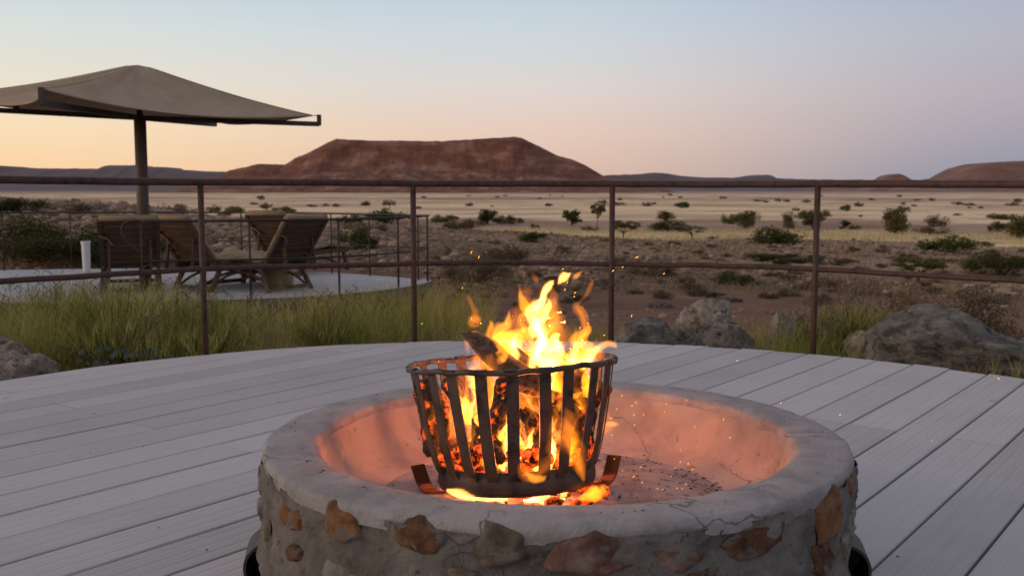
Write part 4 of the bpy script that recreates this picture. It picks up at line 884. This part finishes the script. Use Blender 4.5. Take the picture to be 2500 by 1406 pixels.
def deck_things():
    p = on_z(672, 703, HZ); t = thing('stump_table', 'round wooden drum side table under the front lounger', 'side table', (p[0], p[1]+.25, HZ))
    MB().lathe([(.0, .0), (.165, .0), (.19, .05), (.185, .2), (.20, .27), (.0, .272)], 28).build('drum', M_STUMP, t, True)
    MB().lathe([(.0, .272), (.215, .272), (.22, .285), (.215, .30), (.0, .302)], 28).build('top', M_WOOD, t, True)
    p = on_z(212, 665, HZ); t = thing('ribbed_bin', 'slim white ribbed bin standing beside a wooden lounger', 'bin', (p[0], p[1], HZ))
    prof = [(.0, .0), (.052, .0)]
    for k in range(14): prof += [(.054+.009*k/13, .02+k*.031), (.058+.009*k/13, .035+k*.031)]
    MB().lathe(prof+[(.068, .46), (.068, .48), (.062, .48), (.058, .40)], 28).build('bin_body', M_WHITE, t, True)
    MB().lathe([(.066, .466), (.073, .47), (.073, .49), (.065, .49), (.065, .47)], 28).build('rim', M_WHITE, t, True)
deck_things()

# ================================================================== boulders and stones
def rock_verts(seed, dims, n=150, m=90, rough=.28, cut=9):
    r = np.random.default_rng(seed); A, T = np.meshgrid(np.linspace(0, 2*math.pi, n, endpoint=False), np.linspace(0.02, math.pi-.02, m), indexing='ij')
    D = np.stack([np.sin(T)*np.cos(A), np.sin(T)*np.sin(A), np.cos(T)], -1)
    R = 1+rough*fbm(D*1.3+seed*7.1, 5, seed)*2
    for k in range(cut):
        nn = r.normal(size=3); nn /= np.linalg.norm(nn); c = r.uniform(.62, .92); dd = (D*R[..., None])@nn; R = np.where(dd > c, R*(c+(dd-c)*.15)/np.maximum(dd, 1e-6), R)
    q_ = D@np.array(Euler((.5, .35, seed)).to_matrix()).T
    R = R+.09*fbm(D*6+seed, 6, seed+2)-.12*np.clip(.10-np.abs(fbm(q_*np.array([2.2, 2.2, 6.])+seed, 4, seed+5)), 0, 1)*3+.05*np.abs(fbm(q_*np.array([5, 5, 26.])+seed, 4, seed+8))
    V = (D*R[..., None]*np.array(dims)/2).reshape(-1, 3); idx = np.arange(n*m).reshape(n, m); b = np.roll(idx, -1, 0)
    f = np.stack([idx[:, :-1], idx[:, 1:], b[:, 1:], b[:, :-1]], -1).reshape(-1, 4)
    return V, f
M_ROCK = mat('grey_boulder', (.08, .071, .061), (.18, .16, .138), scale=6, rough=.95, bump=.05, bscale=18, c3=(.30, .27, .235), detail=12, stretch=(1, 1, 1.8))
M_ROCK2 = mat('brown_boulder', (.14, .108, .082), (.28, .225, .175), scale=7, rough=.95, bump=.04, bscale=20, c3=(.43, .36, .285), detail=12)
add_marks(M_ROCK, (.045, .038, .033), 7, .56, .8, (1, 1, 2), 8); add_marks(M_ROCK, (.40, .35, .28), 16, .60, .6, (1, 1, 1), 8); add_cracks(M_ROCK, 3.2, .03, 2.2)
add_marks(M_ROCK2, (.06, .045, .036), 8, .56, .8, (1, 1, 1.5), 8); add_marks(M_ROCK2, (.45, .38, .30), 18, .61, .6, (1, 1, 1), 8); add_cracks(M_ROCK2, 4, .03, 5.2)
def boulder(x0, x1, ytop, ybase, Y, dep, seed, m, label, rot=0, group=None, rough=.26, skew=0):
    """photo extents and real distance Y (m) of its middle"""
    a = on_plane_y(x0, ybase, Y); b = on_plane_y(x1, ybase, Y); tp = on_plane_y((x0+x1)/2, ytop, Y); g = float(terrain((a[0]+b[0])/2, Y))-.08
    V, f = rock_verts(seed, (b[0]-a[0], dep, (tp[2]-g)*1.25), rough=rough); c = np.array([(a[0]+b[0])/2, Y, g])
    V[:, 2] += (tp[2]-g)-V[:, 2].max()
    V[:, 0] *= (b[0]-a[0])/(V[:, 0].max()-V[:, 0].min())
    if skew: V[:, 2] *= 1-skew*smooth(-.55, 1.0, V[:, 0]/(V[:, 0].max()))
    R = np.array(Euler((0, rot, 0)).to_matrix())
    o = link('boulder', mesh('boulder', V@R.T, f, m, True), None, c); tag(o, label, 'boulder', group)
boulder(2090, 2620, 738, 920, 7.6*U, 1.2, 5, M_ROCK, 'big layered grey boulder sloping down beside the deck edge', .03, None, .22, .34)
boulder(2040, 2190, 800, 880, 7.9*U, .5, 8, M_ROCK2, 'small brown boulder tucked against the big layered boulder', 0)
boulder(1620, 1815, 732, 850, 8.6*U, .7, 11, M_ROCK2, 'tall craggy boulder standing behind the deck boards', -.2, None, .34)
boulder(1680, 1872, 770, 850, 8.2*U, .5, 13, M_ROCK, 'smooth grey boulder in front of the tall craggy boulder', .05, None, .18)
boulder(1488, 1690, 772, 845, 8.3*U, .6, 17, M_ROCK, 'dark low boulder just behind a railing post', .02)
boulder(1832, 1915, 758, 840, 8.5*U, .35, 19, M_ROCK2, 'pale narrow boulder with grass against it', .25)
boulder(-90, 150, 850, 950, 6.4*U, .7, 23, M_ROCK2, 'flat brown slab at the foot of the feathery bush', .22)
boulder(-120, 75, 800, 900, 7.0*U, .5, 29, M_ROCK2, 'tilted brown rock behind the flat slab', .15)
def scree():
    P = (1+5**.5)/2; ico = np.array([(-1, P, 0), (1, P, 0), (-1, -P, 0), (1, -P, 0), (0, -1, P), (0, 1, P), (0, -1, -P), (0, 1, -P), (P, 0, -1), (P, 0, 1), (-P, 0, -1), (-P, 0, 1)])/1.9
    fc = np.array([(0, 11, 5), (0, 5, 1), (0, 1, 7), (0, 7, 10), (0, 10, 11), (1, 5, 9), (5, 11, 4), (11, 10, 2), (10, 7, 6), (7, 1, 8), (3, 9, 4), (3, 4, 2), (3, 2, 6), (3, 6, 8), (3, 8, 9), (4, 9, 5), (2, 4, 11), (6, 2, 10), (8, 6, 7), (9, 8, 1)])
    def field(name, label, n, d0, d1, s0, s1, azr=(-34, 34), dens=None, cols=None):
        az = np.radians(RNG.uniform(*azr, n)); d = np.sqrt(RNG.uniform(d0**2, d1**2, n)); d = np.where(RNG.random(n) < .5, d, RNG.uniform(d0, d1, n)); x = d*np.sin(az)*U; y = d*np.cos(az)*U
        keep = (fbm(np.stack([x/5., y/5., x*0], -1), 3, 31) > -.16+RNG.uniform(-.12, .12, n)) & (np.hypot(x-DC[0], y-DC[1]) > DR+.35)
        fx, fy = x/U, y/U; keep &= ~((fx > -11) & (fx < -1.1) & (fy > 12.6) & (fy < 18.5))
        x, y = x[keep], y[keep]; n = len(x); s = s0*(s1/s0)**(RNG.random(n)**2.2); z = terrain(x, y)
        V = ico[None]*RNG.uniform(.65, 1.25, (n, 12, 1))*s[:, None, None]*np.stack([RNG.uniform(.7, 1.4, n), RNG.uniform(.7, 1.4, n), RNG.uniform(.45, .9, n)], -1)[:, None, :]
        th = RNG.uniform(0, 6.28, n); c, sn = np.cos(th)[:, None], np.sin(th)[:, None]; X = V[..., 0]*c-V[..., 1]*sn; Y = V[..., 0]*sn+V[..., 1]*c
        V = np.stack([X+x[:, None], Y+y[:, None], V[..., 2]+(z+s*.15)[:, None]], -1); tone = np.repeat(np.clip(RNG.normal(.45, .25, n), 0, 1), 12)
        o = link(name, mesh(name, V.reshape(-1, 3), (fc[None]+12*np.arange(n)[:, None, None]).reshape(-1, 3), mat('field_stone', (.12, .07, .046), (.26, .172, .118), tone=True, c3=(.38, .275, .195), rough=.95), attr=tone)); tag(o, label, 'stones', kind='stuff')
    field('field_stones', 'loose brown and grey stones covering the slope behind the decks', 26000, 19, 62, .022, .15)
    field('near_stones', 'small stones on the bare soil behind the deck', 3000, 8.5, 24, .010, .06, (-10, 34))
    field('ridge_stones', 'rough stones crowding the ridge behind the sun deck', 9000, 24, 44, .03, .20, (-34, -6))
scree()

# ================================================================== plants
M_BUSH = {'dark': leafmat('dark_leaf', [(.032, .040, .014), (.072, .080, .028), (.125, .12, .048)]), 'olive': leafmat('olive_leaf', [(.07, .066, .026), (.14, .125, .05), (.21, .18, .08)]),
          'brown': leafmat('dry_leaf', [(.085, .056, .036), (.155, .108, .066), (.23, .17, .105)]), 'grey': leafmat('grey_twig', [(.10, .088, .075), (.17, .15, .13), (.24, .22, .19)]), 'green': leafmat('green_leaf', [(.03, .05, .012), (.07, .10, .022), (.12, .14, .04)])}
def leaf_cloud(seed, n, kind, ls, spread='round'):
    """unit crown: x,y in [-.5,.5], z in [0,1]; leaves sit on clumps"""
    r = np.random.default_rng(seed); nc = 24
    if spread == 'flat': C = np.stack([r.uniform(-.42, .42, nc), r.uniform(-.42, .42, nc), r.uniform(.55, .9, nc)], -1); rad = r.uniform(.10, .2, nc); sq = .45
    elif spread == 'low': C = np.stack([r.uniform(-.40, .40, nc), r.uniform(-.40, .40, nc), r.uniform(.15, .72, nc)], -1); C[:, 2] *= 1-1.2*np.hypot(C[:, 0], C[:, 1])**1.5; rad = r.uniform(.12, .24, nc); sq = 1.3
    else:
        d = r.normal(size=(nc, 3)); d /= np.linalg.norm(d, axis=1)[:, None]; C = d*np.array([.38, .38, .38])*r.uniform(.3, 1, (nc, 1))+np.array([0, 0, .47]); rad = r.uniform(.10, .2, nc); sq = 1.0
    k = r.integers(0, nc, n); q = r.normal(size=(n, 3)); q /= np.linalg.norm(q, axis=1)[:, None]; p = C[k]+q*rad[k][:, None]*(r.random((n, 1))**.45)*np.array([1, 1, sq])
    p[:, 2] = np.maximum(p[:, 2], .02)
    a = r.normal(size=(n, 3)); a /= np.linalg.norm(a, axis=1)[:, None]; b = np.cross(a, r.normal(size=(n, 3))); b /= np.linalg.norm(b, axis=1)[:, None]
    s = ls*r.uniform(.5, 1.4, (n, 1)); V = np.stack([p-a*s, p+b*s*.55, p+a*s, p-b*s*.55], 1).reshape(-1, 3)
    tone = np.repeat(np.clip(.25+.5*r.random(nc)[k]+r.normal(0, .18, n), 0, 1), 4)
    return V, np.arange(4*n).reshape(n, 4), tone, C
BUSHES = {}
def bush_mesh(kind, spread, var, fine=False):
    key = (kind, spread, var, fine)
    if key not in BUSHES:
        sd_ = abs(hash((spread, var*7))) % 1000 if False else (len(spread)*31+var*17)
        n = {'grey': 500, 'brown': 1800}.get(kind, 2600)
        V, f, tone, C = leaf_cloud(sd_, n*(5 if fine else 1), kind, (.032 if kind != 'grey' else .05)*(.42 if fine else 1), spread)
        crown = mesh('crown', V, f, M_BUSH[kind], False, tone)
        b = MB(); r = random.Random(var)
        if spread == 'flat': b.tube([(0, 0, -.06), (.03, 0, .25), (.0, .02, .5)], [.035, .026, .018], 6)
        elif spread == 'round': b.tube([(0, 0, -.06), (.02, 0, .2), (.0, .02, .4)], [.04, .03, .02], 6)
        for c in C[:9]:
            st = (0, 0, .0) if spread == 'low' else (0, .01, .32 if spread == 'flat' else .18)
            mid_ = (c*.55+np.array(st)*.45)+np.array([r.uniform(-.04, .04), 0, -.02]); b.tube([st, mid_, c], [.016, .011, .005], 5)
        BUSHES[key] = (crown, mesh('trunk', b.v, b.f, M_BARK, True))
    return BUSHES[key]
def plant(name, label, cat, px, py, wpx, hpx, kind, spread, group=None, var=0, at=None):
    p = hit(px, py) if at is None else np.array(at); dist = p[1]; wd = wpx*dist/F; ht = hpx*dist/F
    crown, trunk = bush_mesh(kind, spread, var % 4, wpx > 125)
    t = thing(name, label, cat, (p[0], p[1], p[2]-.02*ht), random.uniform(0, 6.28), group)
    sx = (wd*1.2, wd*1.2, ht*1.15)
    link('trunk' if spread != 'low' else 'stems', trunk, t, scale=sx); link('crown', crown, t, scale=sx)
    return t
PL = [  # photo x, base y, width, height, kind, shape, name, label
 (1818, 558, 66, 54, 'olive', 'round', 'thorn_tree', 'round olive thorn tree above a spreading dark bush'),
 (1923, 562, 42, 44, 'brown', 'round', 'thorn_tree', 'small brown crowned tree behind the spreading dark bush'),
 (1888, 598, 116, 50, 'dark', 'low', 'bush', 'wide dark green bush spreading on the straw grass'),
 (1985, 560, 64, 48, 'olive', 'round', 'thorn_tree', 'ragged thorn tree half behind a railing post on the plain'),
 (2065, 555, 24, 22, 'dark', 'round', 'shrub', 'small lone round shrub between two plain trees'),
 (2186, 572, 86, 66, 'olive', 'round', 'thorn_tree', 'large open crowned thorn tree on the edge of the straw grass'),
 (2268, 574, 76, 26, 'brown', 'low', 'shrub', 'low brown scrub beside the large open crowned thorn tree'),
 (2318, 616, 108, 50, 'green', 'low', 'bush', 'fresh green bush on the stony slope below the straw grass'),
 (2492, 582, 90, 76, 'olive', 'round', 'thorn_tree', 'tall thorn tree with a flat top at the end of the plain trees'),
 (2446, 672, 150, 66, 'dark', 'low', 'bush', 'big dark bush among grey stones on the slope'),
 (2240, 690, 120, 58, 'olive', 'flat', 'thorn_tree', 'flat topped olive acacia just behind the lower rail'),
 (1925, 672, 140, 52, 'dark', 'flat', 'thorn_tree', 'umbrella shaped dark acacia on the slope behind a railing post'),
 (1790, 694, 90, 40, 'dark', 'low', 'bush', 'low black green bush on the bare brown soil'),
 (2402, 602, 44, 14, 'brown', 'low', 'shrub', 'flat brown tuft at the lower edge of the straw grass'),
 (1632, 566, 76, 34, 'dark', 'low', 'bush', 'dark bush with an upright shoot beside the bare grey shrub'),
 (1627, 545, 18, 30, 'dark', 'round', 'shrub', 'upright green shoot rising over a dark bush'),
 (1690, 586, 54, 34, 'grey', 'flat', 'dead_shrub', 'bare grey leafless shrub on the straw grass'),
 (1664, 508, 34, 17, 'green', 'low', 'shrub', 'lone dark green mound far out on the pale plain'),
 (1458, 553, 30, 52, 'olive', 'flat', 'umbrella_tree', 'slim umbrella thorn tree with a bare trunk on the plain'),
 (1396, 551, 56, 40, 'dark', 'round', 'thorn_tree', 'dense dark tree next to the slim umbrella thorn'),
 (1305, 558, 20, 14, 'dark', 'low', 'shrub', 'little dark tuft on the straw grass'),
 (1246, 549, 30, 24, 'brown', 'round', 'shrub', 'small brown shrub between two dense dark trees'),
 (1190, 548, 66, 40, 'dark', 'round', 'thorn_tree', 'wide dark tree standing in front of the mesa'),
 (1112, 560, 60, 26, 'brown', 'low', 'shrub', 'dry brown shrub in front of a small olive shrub'),
 (1078, 543, 40, 24, 'olive', 'low', 'shrub', 'small olive shrub beyond the end of the far railing'),
 (1300, 590, 64, 26, 'green', 'low', 'bush', 'flat green bush lying on the crest of the stony slope'),
 (1522, 584, 56, 42, 'olive', 'flat', 'thorn_tree', 'sparse acacia right behind a railing post on the slope crest'),
 (945, 545, 84, 44, 'dark', 'low', 'bush', 'spiky dark bush over the far railing'),
 (850, 548, 48, 30, 'dark', 'low', 'bush', 'small dark bush behind the far railing posts'),
 (695, 522, 50, 20, 'olive', 'low', 'shrub', 'rounded olive shrub above the back lounger'),
 (572, 520, 40, 20, 'olive', 'low', 'shrub', 'olive shrub just past the first railing post on the plain'),
 (522, 520, 34, 24, 'brown', 'low', 'shrub', 'dry shrub touching a railing post above the loungers'),
 (430, 522, 80, 30, 'brown', 'low', 'bush', 'grey brown thicket beside the shade post'),
 (872, 612, 80, 60, 'dark', 'low', 'bush', 'dark green bush seen through the far railing'),
 (1162, 690, 130, 84, 'brown', 'low', 'bush', 'dark brown thorny bush on the slope behind the fire'),
 (1240, 640, 100, 50, 'brown', 'low', 'bush', 'tangled brown bush on the stony slope above the thorny bush'),
 (1590, 672, 90, 44, 'brown', 'low', 'bush', 'olive brown bush behind the lower rail beside the fire sparks'),
 (1480, 700, 60, 26, 'grey', 'low', 'dead_shrub', 'pale twiggy shrub low behind a railing post'),
 (90, 668, 300, 118, 'dark', 'low', 'bush', 'big dark green thicket behind the sun deck'),
 (300, 665, 240, 100, 'dark', 'low', 'bush', 'dark green thicket behind the shade post and loungers'),
 (560, 640, 130, 60, 'dark', 'low', 'bush', 'dark bush behind the middle loungers'),
 (40, 520, 110, 40, 'dark', 'low', 'bush', 'dark scrub on the stony ridge beyond the far railing'),
 (200, 520, 90, 26, 'brown', 'low', 'shrub', 'brown scrub along the top of the stony ridge'),
 (2010, 700, 70, 26, 'brown', 'low', 'shrub', 'small brown scrub on the soil behind a railing post'),
 (2300, 845, 270, 190, 'brown', 'low', 'bush', 'dark twiggy bush behind the big layered boulder'),
]
for i, (x, y, wd, ht, kind, sp, nm, lab) in enumerate(PL):
    at = None
    if y > 740: Y = (9.6 if x > 2200 else 8.9)*U; q = on_plane_y(x, y, Y); at = (q[0], Y, float(terrain(q[0], Y)))
    if lab.startswith(('big dark green thicket', 'dark green thicket', 'dark bush behind the middle')): q = on_plane_y(x, y, 20.5*U); at = (q[0], 20.5*U, float(terrain(q[0], 20.5*U))); ht = ht*1.0
    plant(nm, lab, 'tree' if 'tree' in nm else 'shrub', x, y, wd, ht, kind, sp, None, i, at)
for i, (x, y, wd, ht) in enumerate([(1765, 485, 12, 5), (1920, 494, 14, 6), (1968, 495, 14, 7), (2128, 489, 12, 5), (2205, 500, 10, 6), (2338, 501, 20, 7), (2368, 502, 18, 6), (2470, 502, 26, 6), (1508, 501, 26, 7), (2338, 527, 14, 5), (230, 466, 14, 4), (165, 466, 22, 5), (2240, 490, 12, 4), (1850, 492, 20, 4), (620, 500, 16, 5), (760, 505, 18, 6), (1020, 510, 18, 6)]):
    plant('shrub', 'tiny dark shrub far out on the pale plain', 'shrub', x, y, wd*1.2, ht*1.4, 'brown', 'low', 'far shrubs on the plain', i)
rp = random.Random(5)
for i in range(70):
    y = 478+90*rp.random()**1.2; x = rp.uniform(540, 2520); wd = (y-455)*rp.uniform(.10, .55)
    k_ = rp.choice(['brown', 'olive', 'brown'])
    plant('shrub', {'brown': 'small brown shrub dotted on the open plain', 'olive': 'small olive shrub dotted on the open plain'}[k_], 'shrub', x, y, wd, wd*rp.uniform(.4, .75), k_, 'low', k_+' shrubs on the open plain', i)
for i in range(150):      # tufts on the slope, smaller with distance
    x = rp.uniform(1060, 2520); y = 585+165*rp.random()**1.3; wd = rp.uniform(16, 46)*(.6+(y-585)/260)
    k_ = rp.choice(['brown', 'brown', 'grey', 'olive'])
    lab = {'brown': 'low reddish brown tuft among the stones of the slope', 'grey': 'low bare grey tuft among the stones of the slope', 'olive': 'low olive tuft among the stones of the slope'}[k_]
    plant('dry_tuft', lab, 'tuft', x, y, wd, wd*rp.uniform(.35, .6), k_, 'low', k_+' tufts on the stony slope', i)

# ------------------------------------------------------------------ grasses
def blades(px, py, pz, hgt, lean, wid, seed, seg=4, curl=.5):
    r = np.random.default_rng(seed); n = len(px); th = r.uniform(0, 6.283, n); d = np.stack([np.cos(th), np.sin(th)], -1)*(lean*r.uniform(.2, 1, n))[:, None]; side = np.stack([-np.sin(th+r.normal(0, .8, n)), np.cos(th), th*0], -1)
    V = []
    for k in range(seg+1):
        s = k/seg; c = np.stack([px+d[:, 0]*hgt*s**1.7, py+d[:, 1]*hgt*s**1.7, pz+hgt*(s-curl*.35*s**3*np.hypot(d[:, 0], d[:, 1]))], -1); wk = wid*(1-s*.85)
        V += [c-side*wk[:, None], c+side*wk[:, None]]
    V = np.stack(V, 1); m = 2*(seg+1); f = np.array([(2*k, 2*k+1, 2*k+3, 2*k+2) for k in range(seg)]); Fs = (f[None]+m*np.arange(n)[:, None, None]).reshape(-1, 4)
    return V.reshape(-1, 3), Fs, m
M_GRASS = leafmat('deck_grass', [(.15, .18, .04), (.29, .28, .07), (.46, .36, .11), (.56, .43, .20)])
def grass_field(name, label, n, pick, h0, h1, lean, tone0, seed, m=M_GRASS, wid=(.0016, .0034), clump=None):
    r = np.random.default_rng(seed); x, y = pick(r, n)
    x, y = x*U, y*U; ok = np.hypot(x-DC[0], y-DC[1]) > DR+.10; x, y = x[ok], y[ok]; n = len(x)
    cl = fbm(np.stack([x*1.6, y*1.6, x*0], -1), 3, seed); ok = r.random(n) < np.clip(.75+1.6*cl, .12, 1); x, y, cl = x[ok], y[ok], cl[ok]; n = len(x)
    h = r.uniform(h0, h1, n)*(1+.8*cl); V, Fs, k = blades(x, y, terrain(x, y)-.01, h, np.full(n, lean), r.uniform(*wid, n), seed)
    tone = np.repeat(np.clip(tone0+.9*fbm(np.stack([x*.9, y*.9, x*0+3], -1), 3, seed+5)+r.normal(0, .16, n), 0, 1), k)
    o = link(name, mesh(name, V, Fs, m, False, tone)); tag(o, label, 'grass', kind='stuff')
def pickA(r, n): return r.uniform(-6.0, -.2, n), r.uniform(6.2, 12.7, n)
grass_field('tall_grass', 'tall yellow green grass between the two decks', 22000, pickA, .26, .52, .75, .60, 61)
def pickB(r, n): return r.uniform(1.9, 3.9, n), r.uniform(6.5, 9.5, n)
grass_field('green_grass', 'soft green grass beside the boulders behind the deck', 7000, pickB, .16, .40, .8, .38, 62)
def pickC(r, n): return r.uniform(-.6, 2.6, n), r.uniform(7.4, 10.5, n)
grass_field('dry_grass', 'short dry grass behind the deck edge', 5000, pickC, .06, .18, .9, .75, 63)
def pickD(r, n):
    az = np.radians(r.uniform(-34, 34, n)); d = r.uniform(18, 66, n); x, y = d*np.sin(az), d*np.cos(az); k = ~((x > -11) & (x < -1.1) & (y > 12.6) & (y < 18.6)); return x[k], y[k]
M_DRY = leafmat('dry_ground_cover', [(.13, .085, .05), (.22, .155, .095), (.20, .175, .085), (.34, .26, .17)])
grass_field('ground_scrub', 'dry brown scrub growing between the stones of the slope', 52000, pickD, .05, .20, 1.0, .5, 65, M_DRY, (.006, .016))
def pickE(r, n):
    az = np.radians(r.uniform(-4, 32, n)); d = np.sqrt(r.uniform(70**2, 112**2, n)); return d*np.sin(az), d*np.cos(az)
M_STRAW = leafmat('straw_grass', [(.36, .27, .15), (.50, .40, .24), (.60, .50, .32)])
grass_field('straw_grass', 'pale straw grass waving along the foot of the slope', 26000, pickE, .16, .36, .6, .5, 64, M_STRAW, (.012, .032))

# feathery broom bushes left of the deck
def broom(x, y, rad, ht, n, seed, label):
    r = np.random.default_rng(seed); x *= U; y *= U; z0 = float(terrain(x, y)); t = thing('feathery_bush', label, 'bush', (x, y, z0))
    # many arching stems from the foot, each with fine side shoots
    ns = 260; th = r.uniform(0, 6.283, ns); out = rad*np.sqrt(r.random(ns)); hh = ht*(1-.45*(out/rad)**2)*r.uniform(.75, 1.05, ns); seg = 7
    base = np.stack([.16*out*np.cos(th), .16*out*np.sin(th), np.zeros(ns)], -1); tip = np.stack([out*np.cos(th), out*np.sin(th), hh], -1)
    def curve(s): return base+(tip-base)*np.stack([s**1.5, s**1.5, s**.85], -1)
    b = []; side = np.stack([-np.sin(th), np.cos(th), th*0], -1)
    for k in range(seg+1):
        s = np.full(ns, k/seg); c = curve(s)+.02*vnoise(np.stack([s*3, th*4, s*0], -1), 3)[:, None]; wk = .0042*(1-.7*s); b += [c-side*wk[:, None], c+side*wk[:, None]]
    V = np.stack(b, 1); m = 2*(seg+1); f = np.array([(2*k, 2*k+1, 2*k+3, 2*k+2) for k in range(seg)])
    link('stems', mesh('stems', V.reshape(-1, 3), (f[None]+m*np.arange(ns)[:, None, None]).reshape(-1, 4), leafmat('broom_stem', [(.09, .065, .025), (.15, .11, .045)]), False, np.repeat(r.random(ns), m)), t)
    i = r.integers(0, ns, n); s = r.uniform(.25, 1.0, n)**.8; P0 = base[i]+(tip[i]-base[i])*np.stack([s**1.5, s**1.5, s**.85], -1)
    hl = r.uniform(.05, .17, n)*ht/.8; V, Fs, m = blades(P0[:, 0], P0[:, 1], P0[:, 2], hl, np.full(n, .8), r.uniform(.0011, .0024, n), seed+1, 3, .2)
    tone = np.repeat(np.clip(.54+.6*(s-.6)+r.normal(0, .16, n)+.35*vnoise(P0*4, 5), 0, 1), m)
    link('foliage', mesh('foliage', V, Fs, leafmat('broom_leaf', [(.11, .09, .03), (.19, .20, .045), (.31, .31, .08), (.46, .41, .18)]), False, tone), t)
    # seed stalks standing proud
    k = 46; a = r.uniform(0, 6.28, k); rr = rad*np.sqrt(r.random(k))*.9; zz = ht*(1-.4*(rr/rad)**2); mb = MB()
    for q in range(k):
        p = np.array([rr[q]*math.cos(a[q]), rr[q]*math.sin(a[q]), zz[q]*.85]); d = np.array([r.normal(0, .05), r.normal(0, .05), r.uniform(.08, .20)]); mb.tube([p, p+d*.5+r.normal(0, .01, 3), p+d], [.0016, .0013, .001], 4)
        for e in range(3): c = p+d*(.55+.2*e); mb.tube([c, c+np.array([r.normal(0, .03), r.normal(0, .02), .03])], [.001, .003], 4)
    tag(mb.build('seed_stalks', MATS.get('litter'), t), kind='stuff')
broom(-3.05, 7.7, .9, .74, 8500, 71, 'feathery green bush hiding the front corner of the sun deck')
broom(-2.3, 7.5, .66, .64, 6500, 72, 'feathery olive bush right beside the railing post')
broom(-3.95, 8.6, .9, .66, 3500, 73, 'sparse feathery bush with thin seed stalks at the far end')
broom(-1.55, 8.6, .55, .50, 3500, 74, 'low yellowing feathery bush between two railing posts')
broom(3.0, 8.75, .45, .48, 3000, 75, 'soft green feathery bush beside the big layered boulder')
broom(2.55, 8.5, .32, .32, 1500, 76, 'low green feathery bush right behind a railing post by the boulders')
def glaucous(px, py, seed, label):
    p = on_plane_y(px, py, 6.75*U); z0 = float(terrain(p[0], p[1])); t = thing('blue_green_herb', label, 'plant', (p[0], p[1], z0)); r = np.random.default_rng(seed); n = 90
    a = r.uniform(0, 6.28, n); rr = .16*np.sqrt(r.random(n)); z = r.uniform(.05, .40, n); c = np.stack([rr*np.cos(a), rr*np.sin(a), z], -1); u = r.normal(size=(n, 3)); u /= np.linalg.norm(u, axis=1)[:, None]; w_ = np.cross(u, r.normal(size=(n, 3))); w_ /= np.linalg.norm(w_, axis=1)[:, None]
    s = r.uniform(.016, .032, (n, 1)); V = np.stack([c-u*s, c+w_*s*.6, c+u*s, c-w_*s*.6], 1).reshape(-1, 3)
    link('leaves', mesh('leaves', V, np.arange(4*n).reshape(n, 4), leafmat('glaucous_leaf', [(.07, .10, .075), (.14, .18, .14)]), False, np.repeat(r.random(n), 4)), t)
    mb = MB()
    for q in range(0, n, 5): mb.tube([(0, 0, 0), c[q]*np.array([.6, .6, .6]), c[q]], [.004, .003, .002], 4)
    mb.build('stems', MATS['tree_bark'], t)
glaucous(240, 868, 81, 'small blue green herb at the deck edge under the feathery bush'); glaucous(365, 862, 82, 'blue green herb with larger leaves close to the railing post'); glaucous(1130, 832, 83, 'pale blue green herb at the deck edge behind the basket rim')
